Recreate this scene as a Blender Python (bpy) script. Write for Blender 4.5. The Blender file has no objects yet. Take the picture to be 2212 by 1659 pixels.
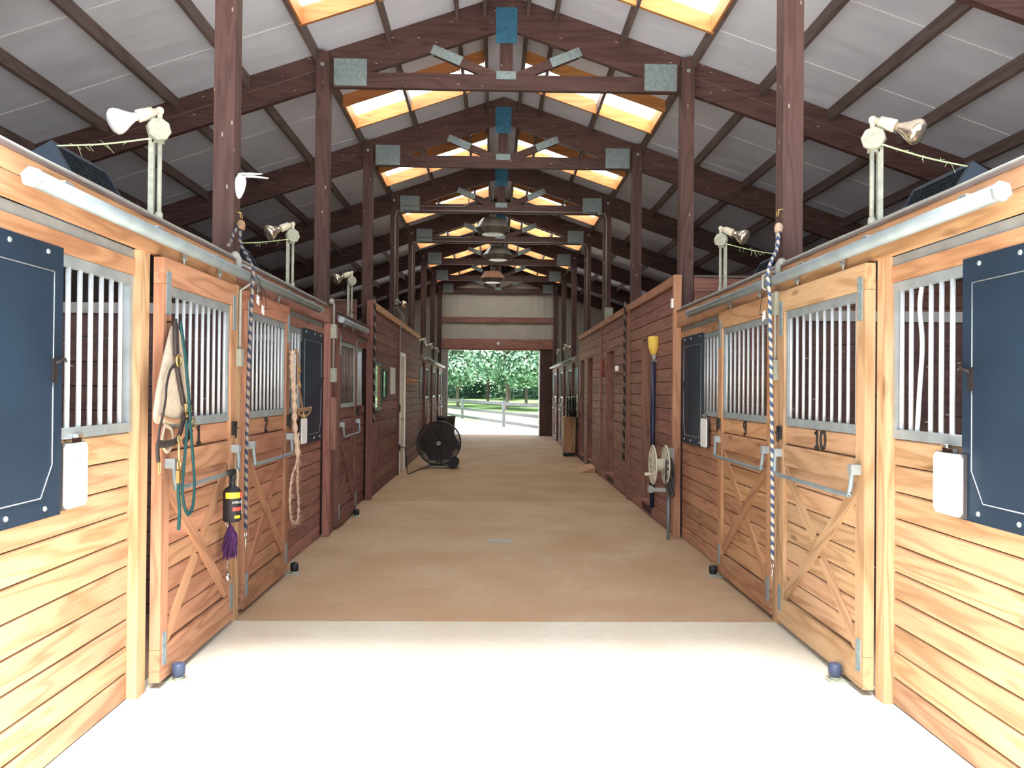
import bpy, bmesh, math, random
from mathutils import Vector, Matrix
random.seed(7)
SC = bpy.context.scene
COL = SC.collection
PI = math.pi

# ------------------------------------------------------------------ camera
cam_d = bpy.data.cameras.new('camera')
cam = bpy.data.objects.new('camera', cam_d)
COL.objects.link(cam)
cam_d.sensor_width = 36.0
cam_d.lens = 1720.0 / 2212.0 * 36.0
cam_d.clip_start = 0.05
cam_d.clip_end = 500
YAW, PITCH, ROLL = 0.0221, 0.0078, 0.009
cam.matrix_world = (Matrix.Translation((-0.10, 0.0, 1.585)) @ Matrix.Rotation(-YAW, 4, 'Z')
                    @ Matrix.Rotation(PI / 2 + PITCH, 4, 'X') @ Matrix.Rotation(ROLL, 4, 'Z'))
SC.camera = cam
SC.cycles.max_bounces = 14
SC.cycles.diffuse_bounces = 7
# ------------------------------------------------------------------ world and sun
W = bpy.data.worlds.new('hazy_sky')
SC.world = W
W.use_nodes = True
wn = W.node_tree
bg = wn.nodes['Background']
sky = wn.nodes.new('ShaderNodeTexSky')
sky.sky_type = 'NISHITA'
sky.sun_disc = False
sky.sun_elevation = math.radians(56)
sky.sun_rotation = math.radians(180)
sky.air_density = 1.0
sky.dust_density = 3.0
mx = wn.nodes.new('ShaderNodeMixRGB')
mx.inputs[0].default_value = 0.55
mx.inputs[2].default_value = (6.0, 6.6, 7.2, 1)
wn.links.new(sky.outputs[0], mx.inputs[1])
wn.links.new(mx.outputs[0], bg.inputs[0])
bg.inputs[1].default_value = 0.34
sun_d = bpy.data.lights.new('sun', 'SUN')
sun = bpy.data.objects.new('sun', sun_d)
COL.objects.link(sun)
sun_d.energy = 24.0
sun_d.angle = math.radians(24)
sun_d.color = (1.0, 0.965, 0.93)
SUN_EL, SUN_AZ = math.radians(68), math.radians(6)   # light comes from behind the near end, a little from the right
sv = Vector((math.sin(SUN_AZ) * math.cos(SUN_EL), -math.cos(SUN_AZ) * math.cos(SUN_EL), math.sin(SUN_EL)))
sun.rotation_euler = sv.to_track_quat('Z', 'Y').to_euler()
sun.location = (0, -20, 30)
SC.view_settings.view_transform = 'Standard'
SC.view_settings.look = 'None'
SC.view_settings.exposure = 0.85
SC.view_settings.gamma = 1.0
SC.view_settings.use_curve_mapping = False

# ------------------------------------------------------------------ materials
def nodemat(name):
    m = bpy.data.materials.new(name)
    m.use_nodes = True
    return m, m.node_tree, m.node_tree.nodes['Principled BSDF']

def rgba(c):
    return (c[0], c[1], c[2], 1)

def plain(name, c, rough=0.6, metal=0.0, spec=0.4, noise=0.12, scale=14.0, bump=0.0):
    m, t, p = nodemat(name)
    N, L = t.nodes, t.links
    tc = N.new('ShaderNodeTexCoord')
    n = N.new('ShaderNodeTexNoise'); n.inputs['Scale'].default_value = scale; n.inputs['Detail'].default_value = 4
    L.new(tc.outputs['Object'], n.inputs['Vector'])
    r = N.new('ShaderNodeValToRGB')
    r.color_ramp.elements[0].position = 0.3
    r.color_ramp.elements[1].position = 0.7
    r.color_ramp.elements[0].color = rgba([x * (1 - noise) for x in c])
    r.color_ramp.elements[1].color = rgba([min(1, x * (1 + noise)) for x in c])
    L.new(n.outputs['Fac'], r.inputs[0])
    L.new(r.outputs[0], p.inputs['Base Color'])
    p.inputs['Roughness'].default_value = rough
    p.inputs['Metallic'].default_value = metal
    p.inputs['Specular IOR Level'].default_value = spec
    if bump:
        b = N.new('ShaderNodeBump'); b.inputs['Strength'].default_value = bump; b.inputs['Distance'].default_value = 0.01
        L.new(n.outputs['Fac'], b.inputs['Height']); L.new(b.outputs[0], p.inputs['Normal'])
    return m

def wood(name, light, dark, axis, rough=0.62, vary=0.25, knots=0.6, spots=0.0):
    """boards with grain along one axis, tinted per board by the 'rnd' face attribute"""
    m, t, p = nodemat(name)
    N, L = t.nodes, t.links
    tc = N.new('ShaderNodeTexCoord')
    at = N.new('ShaderNodeAttribute'); at.attribute_name = 'rnd'
    cmb = N.new('ShaderNodeVectorMath'); cmb.operation = 'SCALE'
    cmb.inputs[0].default_value = (37.1, 53.7, 71.3)
    L.new(at.outputs['Fac'], cmb.inputs['Scale'])
    add = N.new('ShaderNodeVectorMath'); add.operation = 'ADD'
    L.new(tc.outputs['Object'], add.inputs[0]); L.new(cmb.outputs[0], add.inputs[1])
    def scaled(al, ac):
        v = N.new('ShaderNodeVectorMath'); v.operation = 'MULTIPLY'
        s = [ac, ac, ac]; s['xyz'.index(axis)] = al
        v.inputs[1].default_value = s
        L.new(add.outputs[0], v.inputs[0])
        return v
    def noise(vec, det=3, dist=0.0):
        n = N.new('ShaderNodeTexNoise'); n.inputs['Scale'].default_value = 1.0
        n.inputs['Detail'].default_value = det; n.inputs['Distortion'].default_value = dist
        L.new(vec.outputs[0], n.inputs['Vector'])
        return n
    def math_(op, a, b=None):
        x = N.new('ShaderNodeMath'); x.operation = op
        for i, q in enumerate((a, b)):
            if q is None: continue
            if isinstance(q, (int, float)): x.inputs[i].default_value = q
            else: L.new(q, x.inputs[i])
        return x.outputs[0]
    n1 = noise(scaled(0.55, 5.0), 2, 0.4)
    rings = math_('SINE', math_('MULTIPLY', n1.outputs['Fac'], 44.0))
    rings = math_('MULTIPLY_ADD', rings, 0.5); rings.node.inputs[2].default_value = 0.5
    rings = math_('POWER', rings, 2.2)
    n2 = noise(scaled(5.0, 150.0), 3)
    n3 = noise(scaled(1.0, 3.0), 3)
    f = math_('ADD', math_('MULTIPLY', rings, 0.30), math_('MULTIPLY', n2.outputs['Fac'], 0.55))
    f = math_('ADD', f, math_('MULTIPLY', n3.outputs['Fac'], 0.35))
    ramp = N.new('ShaderNodeValToRGB')
    ramp.color_ramp.elements[0].position = 0.32; ramp.color_ramp.elements[0].color = rgba(light)
    ramp.color_ramp.elements[1].position = 1.05; ramp.color_ramp.elements[1].color = rgba(dark)
    L.new(f, ramp.inputs[0])
    # knots
    vo = N.new('ShaderNodeTexVoronoi'); vo.inputs['Scale'].default_value = 1.0
    L.new(scaled(1.5, 5.5).outputs[0], vo.inputs['Vector'])
    kr = N.new('ShaderNodeValToRGB')
    kr.color_ramp.elements[0].position = 0.05; kr.color_ramp.elements[0].color = (knots, knots, knots, 1)
    kr.color_ramp.elements[1].position = 0.13; kr.color_ramp.elements[1].color = (0, 0, 0, 1)
    L.new(vo.outputs['Distance'], kr.inputs[0])
    mk = N.new('ShaderNodeMixRGB'); mk.inputs[2].default_value = rgba([x * 0.35 for x in dark])
    L.new(kr.outputs[0], mk.inputs[0]); L.new(ramp.outputs[0], mk.inputs[1])
    # per board tint
    hv = N.new('ShaderNodeHueSaturation')
    v = math_('FRACT', math_('MULTIPLY', at.outputs['Fac'], 7.31))
    v = math_('MULTIPLY_ADD', v, 2 * vary); v.node.inputs[2].default_value = 1 - vary
    L.new(v, hv.inputs['Value'])
    h = math_('FRACT', math_('MULTIPLY', at.outputs['Fac'], 3.77))
    h = math_('MULTIPLY_ADD', h, 0.016); h.node.inputs[2].default_value = 0.492
    L.new(h, hv.inputs['Hue'])
    L.new(mk.outputs[0], hv.inputs['Color'])
    last = hv.outputs[0]
    if spots:          # small pale droppings and scuffs
        vs = N.new('ShaderNodeTexVoronoi'); vs.inputs['Scale'].default_value = 1.0
        L.new(scaled(5.0, 14.0).outputs[0], vs.inputs['Vector'])
        sr = N.new('ShaderNodeValToRGB')
        sr.color_ramp.elements[0].position = 0.06; sr.color_ramp.elements[0].color = (spots,) * 3 + (1,)
        sr.color_ramp.elements[1].position = 0.10; sr.color_ramp.elements[1].color = (0, 0, 0, 1)
        L.new(vs.outputs['Distance'], sr.inputs[0])
        ms = N.new('ShaderNodeMixRGB'); ms.inputs[2].default_value = (0.6, 0.55, 0.5, 1)
        L.new(sr.outputs[0], ms.inputs[0]); L.new(last, ms.inputs[1])
        last = ms.outputs[0]
    L.new(last, p.inputs['Base Color'])
    p.inputs['Roughness'].default_value = rough
    p.inputs['Specular IOR Level'].default_value = 0.25
    b = N.new('ShaderNodeBump'); b.inputs['Strength'].default_value = 0.25; b.inputs['Distance'].default_value = 0.004
    L.new(f, b.inputs['Height']); L.new(b.outputs[0], p.inputs['Normal'])
    return m

def wset(name, light, dark, **k):
    return {a: wood(name + '_' + a, light, dark, a, **k) for a in 'xyz'}

HONEY = wset('weathered_pine', (0.52, 0.335, 0.20), (0.25, 0.125, 0.058), vary=0.15)
TAN = wset('stained_pine', (0.50, 0.27, 0.16), (0.25, 0.11, 0.06), vary=0.14)
RED = wset('red_cedar', (0.33, 0.165, 0.125), (0.165, 0.07, 0.052), vary=0.14)
BROWN = wset('brown_pine', (0.41, 0.205, 0.125), (0.205, 0.088, 0.048), vary=0.14)
SHADE_RED = wset('shaded_red_cedar', (0.215, 0.098, 0.08), (0.105, 0.043, 0.036), vary=0.14)  # red cedar with the shade of the left side and far end put in
AMBER = wset('amber_pine', (0.50, 0.29, 0.155), (0.25, 0.115, 0.05), vary=0.14)
DARK = wset('truss_timber', (0.105, 0.058, 0.052), (0.048, 0.025, 0.023), vary=0.12, spots=0.55)
CURB = wset('fresh_pine', (0.52, 0.235, 0.085), (0.32, 0.12, 0.04), vary=0.08)
PURL = wset('purlin_timber', (0.185, 0.14, 0.13), (0.085, 0.062, 0.058), vary=0.1, knots=0.2)

GALV = plain('galvanised_steel', (0.34, 0.39, 0.41), 0.45, 0.45, 0.5, 0.16, 9)
BARS = plain('bright_bar_steel', (0.60, 0.64, 0.67), 0.4, 0.35, 0.5, 0.10, 12)
PIPE = plain('dull_galvanised_pipe', (0.22, 0.265, 0.28), 0.5, 0.3, 0.4, 0.14, 6)
PLATE = plain('gusset_plate_steel', (0.24, 0.31, 0.33), 0.5, 0.3, 0.4, 0.2, 40)
SKYTINTP = plain('sky_tinted_gusset_steel', (0.04, 0.16, 0.27), 0.5, 0.3, 0.4, 0.25, 25)  # galvanised plate with the sky's blue reflection put into its colour
BLACKP = plain('black_plastic_sheet', (0.010, 0.024, 0.045), 0.5, 0.0, 0.4, 0.15, 3)
BLACK = plain('black_rubber', (0.012, 0.012, 0.016), 0.55, 0, 0.4, 0.2)
DARKMET = plain('dark_iron', (0.03, 0.026, 0.026), 0.5, 0.4, 0.4, 0.2)
RUST = plain('rusty_bar_steel', (0.20, 0.16, 0.14), 0.55, 0.3, 0.4, 0.3, 9)
LAMPG = plain('tarnished_lamp_grey', (0.15, 0.14, 0.12), 0.4, 0.1, 0.4, 0.15, 8)
CHROME = plain('chrome', (0.75, 0.75, 0.76), 0.15, 1.0, 0.5, 0.05)
BRASS = plain('brass', (0.62, 0.45, 0.18), 0.28, 0.9, 0.5, 0.1)
WHITE = plain('white_plastic', (0.86, 0.87, 0.88), 0.4, 0, 0.4, 0.03)
CREAMP = plain('ivory_plastic', (0.58, 0.54, 0.43), 0.45, 0, 0.4, 0.06)
GREYPL = plain('grey_conduit_plastic', (0.30, 0.30, 0.28), 0.5, 0, 0.4, 0.1)
PAINT = plain('old_lamp_paint', (0.33, 0.345, 0.28), 0.5, 0, 0.4, 0.18, 30)
CANVAS = plain('cream_canvas', (0.44, 0.37, 0.295), 0.85, 0, 0.2, 0.12, 30, 0.2)
STRAP = plain('dark_leather', (0.030, 0.023, 0.024), 0.5, 0, 0.4, 0.25, 30)
LEATHER = plain('brown_leather', (0.30, 0.17, 0.10), 0.5, 0, 0.4, 0.2, 30)
GREEN = plain('teal_green_webbing', (0.010, 0.058, 0.062), 0.7, 0, 0.3, 0.2, 60)
PURPLE = plain('purple_bristle', (0.075, 0.025, 0.095), 0.8, 0, 0.2, 0.3, 60)
FRAY = plain('frayed_pale_rope', (0.52, 0.38, 0.28), 0.9, 0, 0.1, 0.3, 80, 0.5)
STRING = plain('baling_twine', (0.55, 0.66, 0.40), 0.8, 0, 0.2, 0.2, 60)
CREAMMET = plain('cream_sheet_steel', (0.43, 0.40, 0.345), 0.5, 0.1, 0.4, 0.06, 3)
WALL_SHADE = plain('shade_toned_wall', (0.10, 0.085, 0.085), 0.8, 0, 0.2, 0.15, 3)  # outer side walls coloured dark to imitate the shade under the eaves
WDOOR = plain('cream_door_paint', (0.60, 0.48, 0.36), 0.5, 0, 0.4, 0.05, 5)
GREENFR = plain('green_painted_frame', (0.03, 0.09, 0.07), 0.45, 0, 0.4, 0.1)
PAPER = plain('pale_paper', (0.62, 0.62, 0.58), 0.8, 0, 0.2, 0.06, 3)
YELLOW = plain('yellow_bristle', (0.80, 0.56, 0.12), 0.8, 0, 0.2, 0.15, 60)
BLUETUBE = plain('dark_blue_handle', (0.015, 0.02, 0.06), 0.35, 0, 0.5, 0.1)
ROLLBLUE = plain('blue_roller_plastic', (0.045, 0.065, 0.12), 0.4, 0, 0.4, 0.1)
YLAB = plain('yellow_label', (0.85, 0.55, 0.04), 0.4, 0, 0.4, 0.04)
RLAB = plain('red_label', (0.70, 0.07, 0.05), 0.4, 0, 0.4, 0.04)
SILVERTXT = plain('pale_print', (0.62, 0.62, 0.64), 0.5, 0, 0.4, 0.05)
DUSTBLACK = plain('dusty_fan_mesh', (0.016, 0.022, 0.030), 0.6, 0, 0.3, 0.5, 20)
SOLAR = plain('dusty_fan_shroud', (0.07, 0.06, 0.06), 0.4, 0.3, 0.4, 0.25, 4)
BARK = plain('bark', (0.10, 0.08, 0.065), 0.9, 0, 0.2, 0.3, 8)
FENCEW = plain('weathered_fence_board', (0.055, 0.062, 0.066), 0.8, 0, 0.2, 0.2, 5)
GLASSBULB = plain('frosted_bulb', (0.80, 0.82, 0.84), 0.12, 0.15, 0.6, 0.05)
REFLECT = plain('mirrored_bulb', (0.66, 0.56, 0.44), 0.12, 0.85, 0.6, 0.1)

def mat_sheet():
    m, t, p = nodemat('white_insulated_sheet')
    N, L = t.nodes, t.links
    tc = N.new('ShaderNodeTexCoord')
    n = N.new('ShaderNodeTexNoise'); n.inputs['Scale'].default_value = 1.6; n.inputs['Detail'].default_value = 5
    L.new(tc.outputs['Object'], n.inputs['Vector'])
    r = N.new('ShaderNodeValToRGB')
    r.color_ramp.elements[0].position = 0.3; r.color_ramp.elements[1].position = 0.75
    r.color_ramp.elements[0].color = (0.70, 0.76, 0.90, 1); r.color_ramp.elements[1].color = (0.77, 0.83, 0.95, 1)
    L.new(n.outputs['Fac'], r.inputs[0]); L.new(r.outputs[0], p.inputs['Base Color'])
    p.inputs['Roughness'].default_value = 0.55
    v = N.new('ShaderNodeVectorMath'); v.operation = 'MULTIPLY'; v.inputs[1].default_value = (1.2, 3.0, 1.2)
    L.new(tc.outputs['Object'], v.inputs[0])
    n2 = N.new('ShaderNodeTexNoise'); n2.inputs['Scale'].default_value = 1; n2.inputs['Detail'].default_value = 2
    L.new(v.outputs[0], n2.inputs['Vector'])
    b = N.new('ShaderNodeBump'); b.inputs['Strength'].default_value = 0.5; b.inputs['Distance'].default_value = 0.05
    L.new(n2.outputs['Fac'], b.inputs['Height']); L.new(b.outputs[0], p.inputs['Normal'])
    return m
SHEET = mat_sheet()
SEAM = plain('sheet_seam_tape', (0.80, 0.83, 0.90), 0.5, 0, 0.4, 0.04)

def mat_skylight():
    m, t, p = nodemat('fibreglass_skylight')
    N, L = t.nodes, t.links
    N.remove(p)
    out = N['Material Output']
    tr = N.new('ShaderNodeBsdfTranslucent'); tr.inputs[0].default_value = (0.92, 0.93, 0.90, 1)
    df = N.new('ShaderNodeBsdfDiffuse'); df.inputs[0].default_value = (0.75, 0.75, 0.72, 1)
    w = N.new('ShaderNodeTexNoise'); w.inputs['Scale'].default_value = 3
    ms = N.new('ShaderNodeMixShader'); ms.inputs[0].default_value = 0.22
    mp = N.new('ShaderNodeMapRange'); mp.inputs[3].default_value = 0.12; mp.inputs[4].default_value = 0.3
    L.new(w.outputs['Fac'], mp.inputs[0]); L.new(mp.outputs[0], ms.inputs[0])
    L.new(tr.outputs[0], ms.inputs[1]); L.new(df.outputs[0], ms.inputs[2])
    L.new(ms.outputs[0], out.inputs[0])
    return m
SKYL = mat_skylight()

def mat_floor(name, c0, c1, dust, d0, d1):
    m, t, p = nodemat(name)
    N, L = t.nodes, t.links
    tc = N.new('ShaderNodeTexCoord')
    def noise(sc, det, rough=0.55):
        n = N.new('ShaderNodeTexNoise'); n.inputs['Scale'].default_value = sc; n.inputs['Detail'].default_value = det
        n.inputs['Roughness'].default_value = rough
        L.new(tc.outputs['Object'], n.inputs['Vector']); return n
    a = noise(1.1, 6); b = noise(14, 8, 0.7); s = noise(0.45, 4)
    r = N.new('ShaderNodeValToRGB')
    r.color_ramp.elements[0].position = 0.3; r.color_ramp.elements[1].position = 0.7
    r.color_ramp.elements[0].color = rgba(c0); r.color_ramp.elements[1].color = rgba(c1)
    L.new(b.outputs['Fac'], r.inputs[0])
    md = N.new('ShaderNodeMixRGB'); md.inputs[2].default_value = rgba(dust)
    mr = N.new('ShaderNodeMapRange'); mr.inputs[1].default_value = d0; mr.inputs[2].default_value = d1
    mr.inputs[3].default_value = 0.0; mr.inputs[4].default_value = 0.85
    L.new(a.outputs['Fac'], mr.inputs[0]); L.new(mr.outputs[0], md.inputs[0]); L.new(r.outputs[0], md.inputs[1])
    L.new(md.outputs[0], p.inputs['Base Color'])
    p.inputs['Roughness'].default_value = 0.72
    p.inputs['Specular IOR Level'].default_value = 0.25
    bm_ = N.new('ShaderNodeBump'); bm_.inputs['Strength'].default_value = 0.15; bm_.inputs['Distance'].default_value = 0.01
    L.new(b.outputs['Fac'], bm_.inputs['Height']); L.new(bm_.outputs[0], p.inputs['Normal'])
    return m
FLOOR_IN = mat_floor('clay_dusted_concrete', (0.355, 0.24, 0.148), (0.41, 0.28, 0.175), (0.33, 0.20, 0.11), 0.40, 0.62)
FLOOR_AP = mat_floor('pale_concrete', (0.54, 0.51, 0.43), (0.61, 0.58, 0.49), (0.50, 0.43, 0.33), 0.45, 0.75)
FLOOR_MID = mat_floor('thin_dusted_concrete', (0.40, 0.285, 0.185), (0.455, 0.33, 0.22), (0.375, 0.245, 0.145), 0.40, 0.62)
FLOOR_ST = mat_floor('stall_bedding_dirt', (0.16, 0.11, 0.08), (0.22, 0.15, 0.10), (0.13, 0.09, 0.06), 0.4, 0.6)
JOINT = plain('joint_dirt', (0.13, 0.075, 0.045), 0.9, 0, 0.1, 0.2)
GRAVEL = plain('pale_gravel', (0.62, 0.58, 0.52), 0.9, 0, 0.2, 0.2, 9, 0.3)
YARD_BOUNCE = plain('bounce_toned_gravel', (0.40, 0.37, 0.33), 0.9, 0, 0.2, 0.25, 4, 0.3)
GRASS = plain('sunlit_grass', (0.10, 0.17, 0.06), 0.9, 0, 0.2, 0.35, 3, 0.3)

def mat_rope(nm, c0, c1):
    m, t, p = nodemat(nm)
    N, L = t.nodes, t.links
    at = N.new('ShaderNodeAttribute'); at.attribute_name = 'rnd'
    r = N.new('ShaderNodeValToRGB'); r.color_ramp.interpolation = 'CONSTANT'
    r.color_ramp.elements[0].color = rgba(c0)
    r.color_ramp.elements[1].position = 0.5; r.color_ramp.elements[1].color = rgba(c1)
    L.new(at.outputs['Fac'], r.inputs[0]); L.new(r.outputs[0], p.inputs['Base Color'])
    p.inputs['Roughness'].default_value = 0.85
    return m
ROPE = mat_rope('blue_white_twisted_rope', (0.50, 0.45, 0.37), (0.035, 0.07, 0.17))
ROPED = mat_rope('dirty_blue_white_rope', (0.215, 0.18, 0.155), (0.022, 0.028, 0.055))
def mat_leaf():
    m, t, p = nodemat('tree_leaf')
    N, L = t.nodes, t.links
    at = N.new('ShaderNodeAttribute'); at.attribute_name = 'rnd'
    r = N.new('ShaderNodeValToRGB')
    r.color_ramp.elements[0].color = (0.035, 0.095, 0.06, 1)
    r.color_ramp.elements[1].color = (0.27, 0.38, 0.25, 1)
    e = r.color_ramp.elements.new(0.55); e.color = (0.11, 0.22, 0.14, 1)
    L.new(at.outputs['Fac'], r.inputs[0]); L.new(r.outputs[0], p.inputs['Base Color'])
    p.inputs['Roughness'].default_value = 0.6
    out = N['Material Output']
    tr = N.new('ShaderNodeBsdfTranslucent'); L.new(r.outputs[0], tr.inputs[0])
    ms = N.new('ShaderNodeMixShader'); ms.inputs[0].default_value = 0.35
    L.new(p.outputs[0], ms.inputs[1]); L.new(tr.outputs[0], ms.inputs[2]); L.new(ms.outputs[0], out.inputs[0])
    return m
LEAF = mat_leaf()

# ------------------------------------------------------------------ mesh builder
WORLD = {}          # object -> world origin (identity rotation everywhere)
class MB:
    def __init__(self, s=1):
        self.s = s; self.bm = bmesh.new(); self.rl = self.bm.faces.layers.float.new('rnd')
        self.mi = 0
    def face(self, vs, r, smooth=False):
        try:
            f = self.bm.faces.new(vs)
        except ValueError:
            return None
        f[self.rl] = r; f.material_index = self.mi; f.smooth = smooth
        return f
    def hexa(self, pts, r=None):
        """8 points: bottom ring then top ring"""
        r = random.random() if r is None else r
        v = [self.bm.verts.new((self.s * p[0], p[1], p[2])) for p in pts]
        for q in ((0, 3, 2, 1), (4, 5, 6, 7), (0, 1, 5, 4), (1, 2, 6, 5), (2, 3, 7, 6), (3, 0, 4, 7)):
            self.face([v[i] for i in q], r)
        return self
    def box(self, x0, x1, y0, y1, z0, z1, r=None):
        return self.hexa([(x0, y0, z0), (x1, y0, z0), (x1, y1, z0), (x0, y1, z0),
                          (x0, y0, z1), (x1, y0, z1), (x1, y1, z1), (x0, y1, z1)], r)
    def beam(self, p, q, w, h, up=(0, 0, 1), r=None):
        """bar from p to q, w across, h along up"""
        p, q = Vector(p), Vector(q); d = (q - p).normalized(); u = Vector(up)
        a = d.cross(u).normalized() * (w / 2); b = a.cross(d).normalized() * (h / 2)
        return self.hexa([p - a - b, p + a - b, q + a - b, q - a - b, p - a + b, p + a + b, q + a + b, q - a + b], r)
    def prism(self, poly, off, r=None):
        """closed polygon of 3-D points pushed along off"""
        r = random.random() if r is None else r
        off = Vector((self.s * off[0], off[1], off[2]))
        a = [self.bm.verts.new((self.s * p[0], p[1], p[2])) for p in poly]
        b = [self.bm.verts.new(v.co + off) for v in a]
        n = len(a)
        self.face(list(reversed(a)), r); self.face(b, r)
        for i in range(n):
            self.face([a[i], a[(i + 1) % n], b[(i + 1) % n], b[i]], r)
        return self
    def tube(self, pts, rad, n=8, closed=False, twist=None, caps=True, flat=None):
        """round tube along points; rad a number or a list; flat=(axis,scale) squashes; twist = helical turns per metre"""
        P = [Vector((self.s * p[0], p[1], p[2])) for p in pts]
        m = len(P)
        R = rad if isinstance(rad, (list, tuple)) else [rad] * m
        rings = []; rnd0 = random.random()
        ref = None; dist = 0.0; ds = []
        for i in range(m):
            if closed: d = P[(i + 1) % m] - P[i - 1]
            else: d = P[min(i + 1, m - 1)] - P[max(i - 1, 0)]
            if d.length < 1e-9: d = Vector((0, 0, 1))
            d.normalize()
            if ref is None:
                ref = Vector((0, 1, 0)) if abs(d.y) < 0.8 else Vector((1, 0, 0))
            a = (ref - d * ref.dot(d))
            if a.length < 1e-6: a = d.orthogonal()
            a.normalize(); b = d.cross(a); ref = a
            ring = []
            for k in range(n):
                t = 2 * PI * k / n
                o = a * math.cos(t) * R[i] + b * math.sin(t) * R[i]
                if flat is not None:
                    fa = Vector(flat[0]).normalized(); o = o - fa * o.dot(fa) * (1 - flat[1])
                ring.append(self.bm.verts.new(P[i] + o))
            rings.append(ring)
            if i: dist += (P[i] - P[i - 1]).length
            ds.append(dist)
        for i in range(m if closed else m - 1):
            A, B = rings[i], rings[(i + 1) % m]
            for k in range(n):
                r = rnd0 if twist is None else (ds[i] * twist + k / n) % 1.0
                self.face([A[k], A[(k + 1) % n], B[(k + 1) % n], B[k]], r, True)
        if caps and not closed:
            self.face(list(reversed(rings[0])), rnd0); self.face(rings[-1], rnd0)
        return self
    def cyl(self, p, q, r, n=16, r2=None):
        return self.tube([p, q], [r, r if r2 is None else r2], n)
    def lathe(self, prof, c, axis=(0, 0, 1), n=20, facet=False, caps=True):
        """profile (radius, height) about axis through c"""
        ax = Vector((self.s * axis[0], axis[1], axis[2])).normalized(); a = ax.orthogonal().normalized(); b = ax.cross(a)
        C = Vector((self.s * c[0], c[1], c[2])); r0 = random.random(); rings = []
        for rr, h in prof:
            rings.append([self.bm.verts.new(C + ax * h + (a * math.cos(2 * PI * k / n) + b * math.sin(2 * PI * k / n)) * max(rr, 1e-4)) for k in range(n)])
        for A, B in zip(rings, rings[1:]):
            for k in range(n):
                self.face([A[k], A[(k + 1) % n], B[(k + 1) % n], B[k]], r0, not facet)
        if caps: self.face(list(reversed(rings[0])), r0); self.face(rings[-1], r0)
        return self
    def ball(self, c, r, n=12, sq=(1, 1, 1)):
        prof = [(r * math.sin(PI * i / n), -r * math.cos(PI * i / n)) for i in range(n + 1)]
        k0 = len(self.bm.verts)
        self.lathe(prof, c, n=n)
        if sq != (1, 1, 1):
            self.bm.verts.ensure_lookup_table()
            C = Vector((self.s * c[0], c[1], c[2]))
            for v in self.bm.verts[k0:]:
                d = v.co - C; v.co = C + Vector((d.x * sq[0], d.y * sq[1], d.z * sq[2]))
        return self
    def build(self, name, mats, parent=None, origin=None, bevel=0.0):
        bm = self.bm
        if bevel:
            es = [e for e in bm.edges if len(e.link_faces) == 2 and e.calc_face_angle(0) > 0.6]
            bmesh.ops.bevel(bm, geom=es, offset=bevel, segments=1, affect='EDGES', clamp_overlap=True)
        bmesh.ops.recalc_face_normals(bm, faces=bm.faces)
        vs = [v.co for v in bm.verts]
        if origin is None:
            if parent is not None: origin = WORLD[parent.name]
            else:
                origin = Vector((sum((min(v[i] for v in vs), max(v[i] for v in vs))) / 2 for i in (0, 1, 2)))
                origin.z = min(v.z for v in vs)
        origin = Vector(origin)
        for v in bm.verts: v.co -= origin
        me = bpy.data.meshes.new(name); bm.to_mesh(me); bm.free()
        for m in (mats if isinstance(mats, (list, tuple)) else [mats]): me.materials.append(m)
        o = bpy.data.objects.new(name, me); COL.objects.link(o)
        if parent is not None:
            o.parent = parent; o.location = origin - WORLD[parent.name]
        else: o.location = origin
        WORLD[o.name] = origin
        return o

def tag(o, label, cat, group=None, kind=None):
    o['label'] = label; o['category'] = cat
    if group: o['group'] = group
    if kind: o['kind'] = kind
    return o
def structure(o):
    o['kind'] = 'structure'
    return o
def thing(name, label, cat, loc, group=None):
    o = bpy.data.objects.new(name, None); COL.objects.link(o)
    o.empty_display_size = 0.1; o.location = loc
    WORLD[o.name] = Vector(loc)
    return tag(o, label, cat, group)
def dup(o, loc, parent):
    """copy of a part at a world position"""
    c = o.copy(); COL.objects.link(c); c.parent = parent
    c.location = Vector(loc) - WORLD[parent.name]; WORLD[c.name] = Vector(loc)
    return c
def spline(pts, n=8):
    """Catmull-Rom through points"""
    P = [Vector(p) for p in pts]; out = []
    for i in range(len(P) - 1):
        p0, p1, p2, p3 = P[max(i - 1, 0)], P[i], P[i + 1], P[min(i + 2, len(P) - 1)]
        for k in range(n):
            t = k / n
            out.append(0.5 * ((2 * p1) + (p2 - p0) * t + (2 * p0 - 5 * p1 + 4 * p2 - p3) * t * t + (3 * p1 - p0 - 3 * p2 + p3) * t ** 3))
    out.append(P[-1])
    return out
ORD = ['first', 'second', 'third', 'fourth', 'fifth', 'sixth', 'seventh', 'eighth', 'ninth']
SIDE = {-1: 'left', 1: 'right'}

# ------------------------------------------------------------------ dimensions
S = 3.12; Y0 = 5.60
YK = [Y0 + S * k for k in range(8)]          # post rows 0..7
XP = 1.935; PW = 0.145                       # posts
XB = 1.95                                    # board face of stall fronts and aisle walls
XH = 1.88                                    # header board face
XD = 1.84                                    # door face
EAVE = 5.72; RZ = 6.02; SL = 0.34
YF, YB = 2.30, 27.75                         # front and back walls
def roof(x): return RZ - SL * abs(x)

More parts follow.
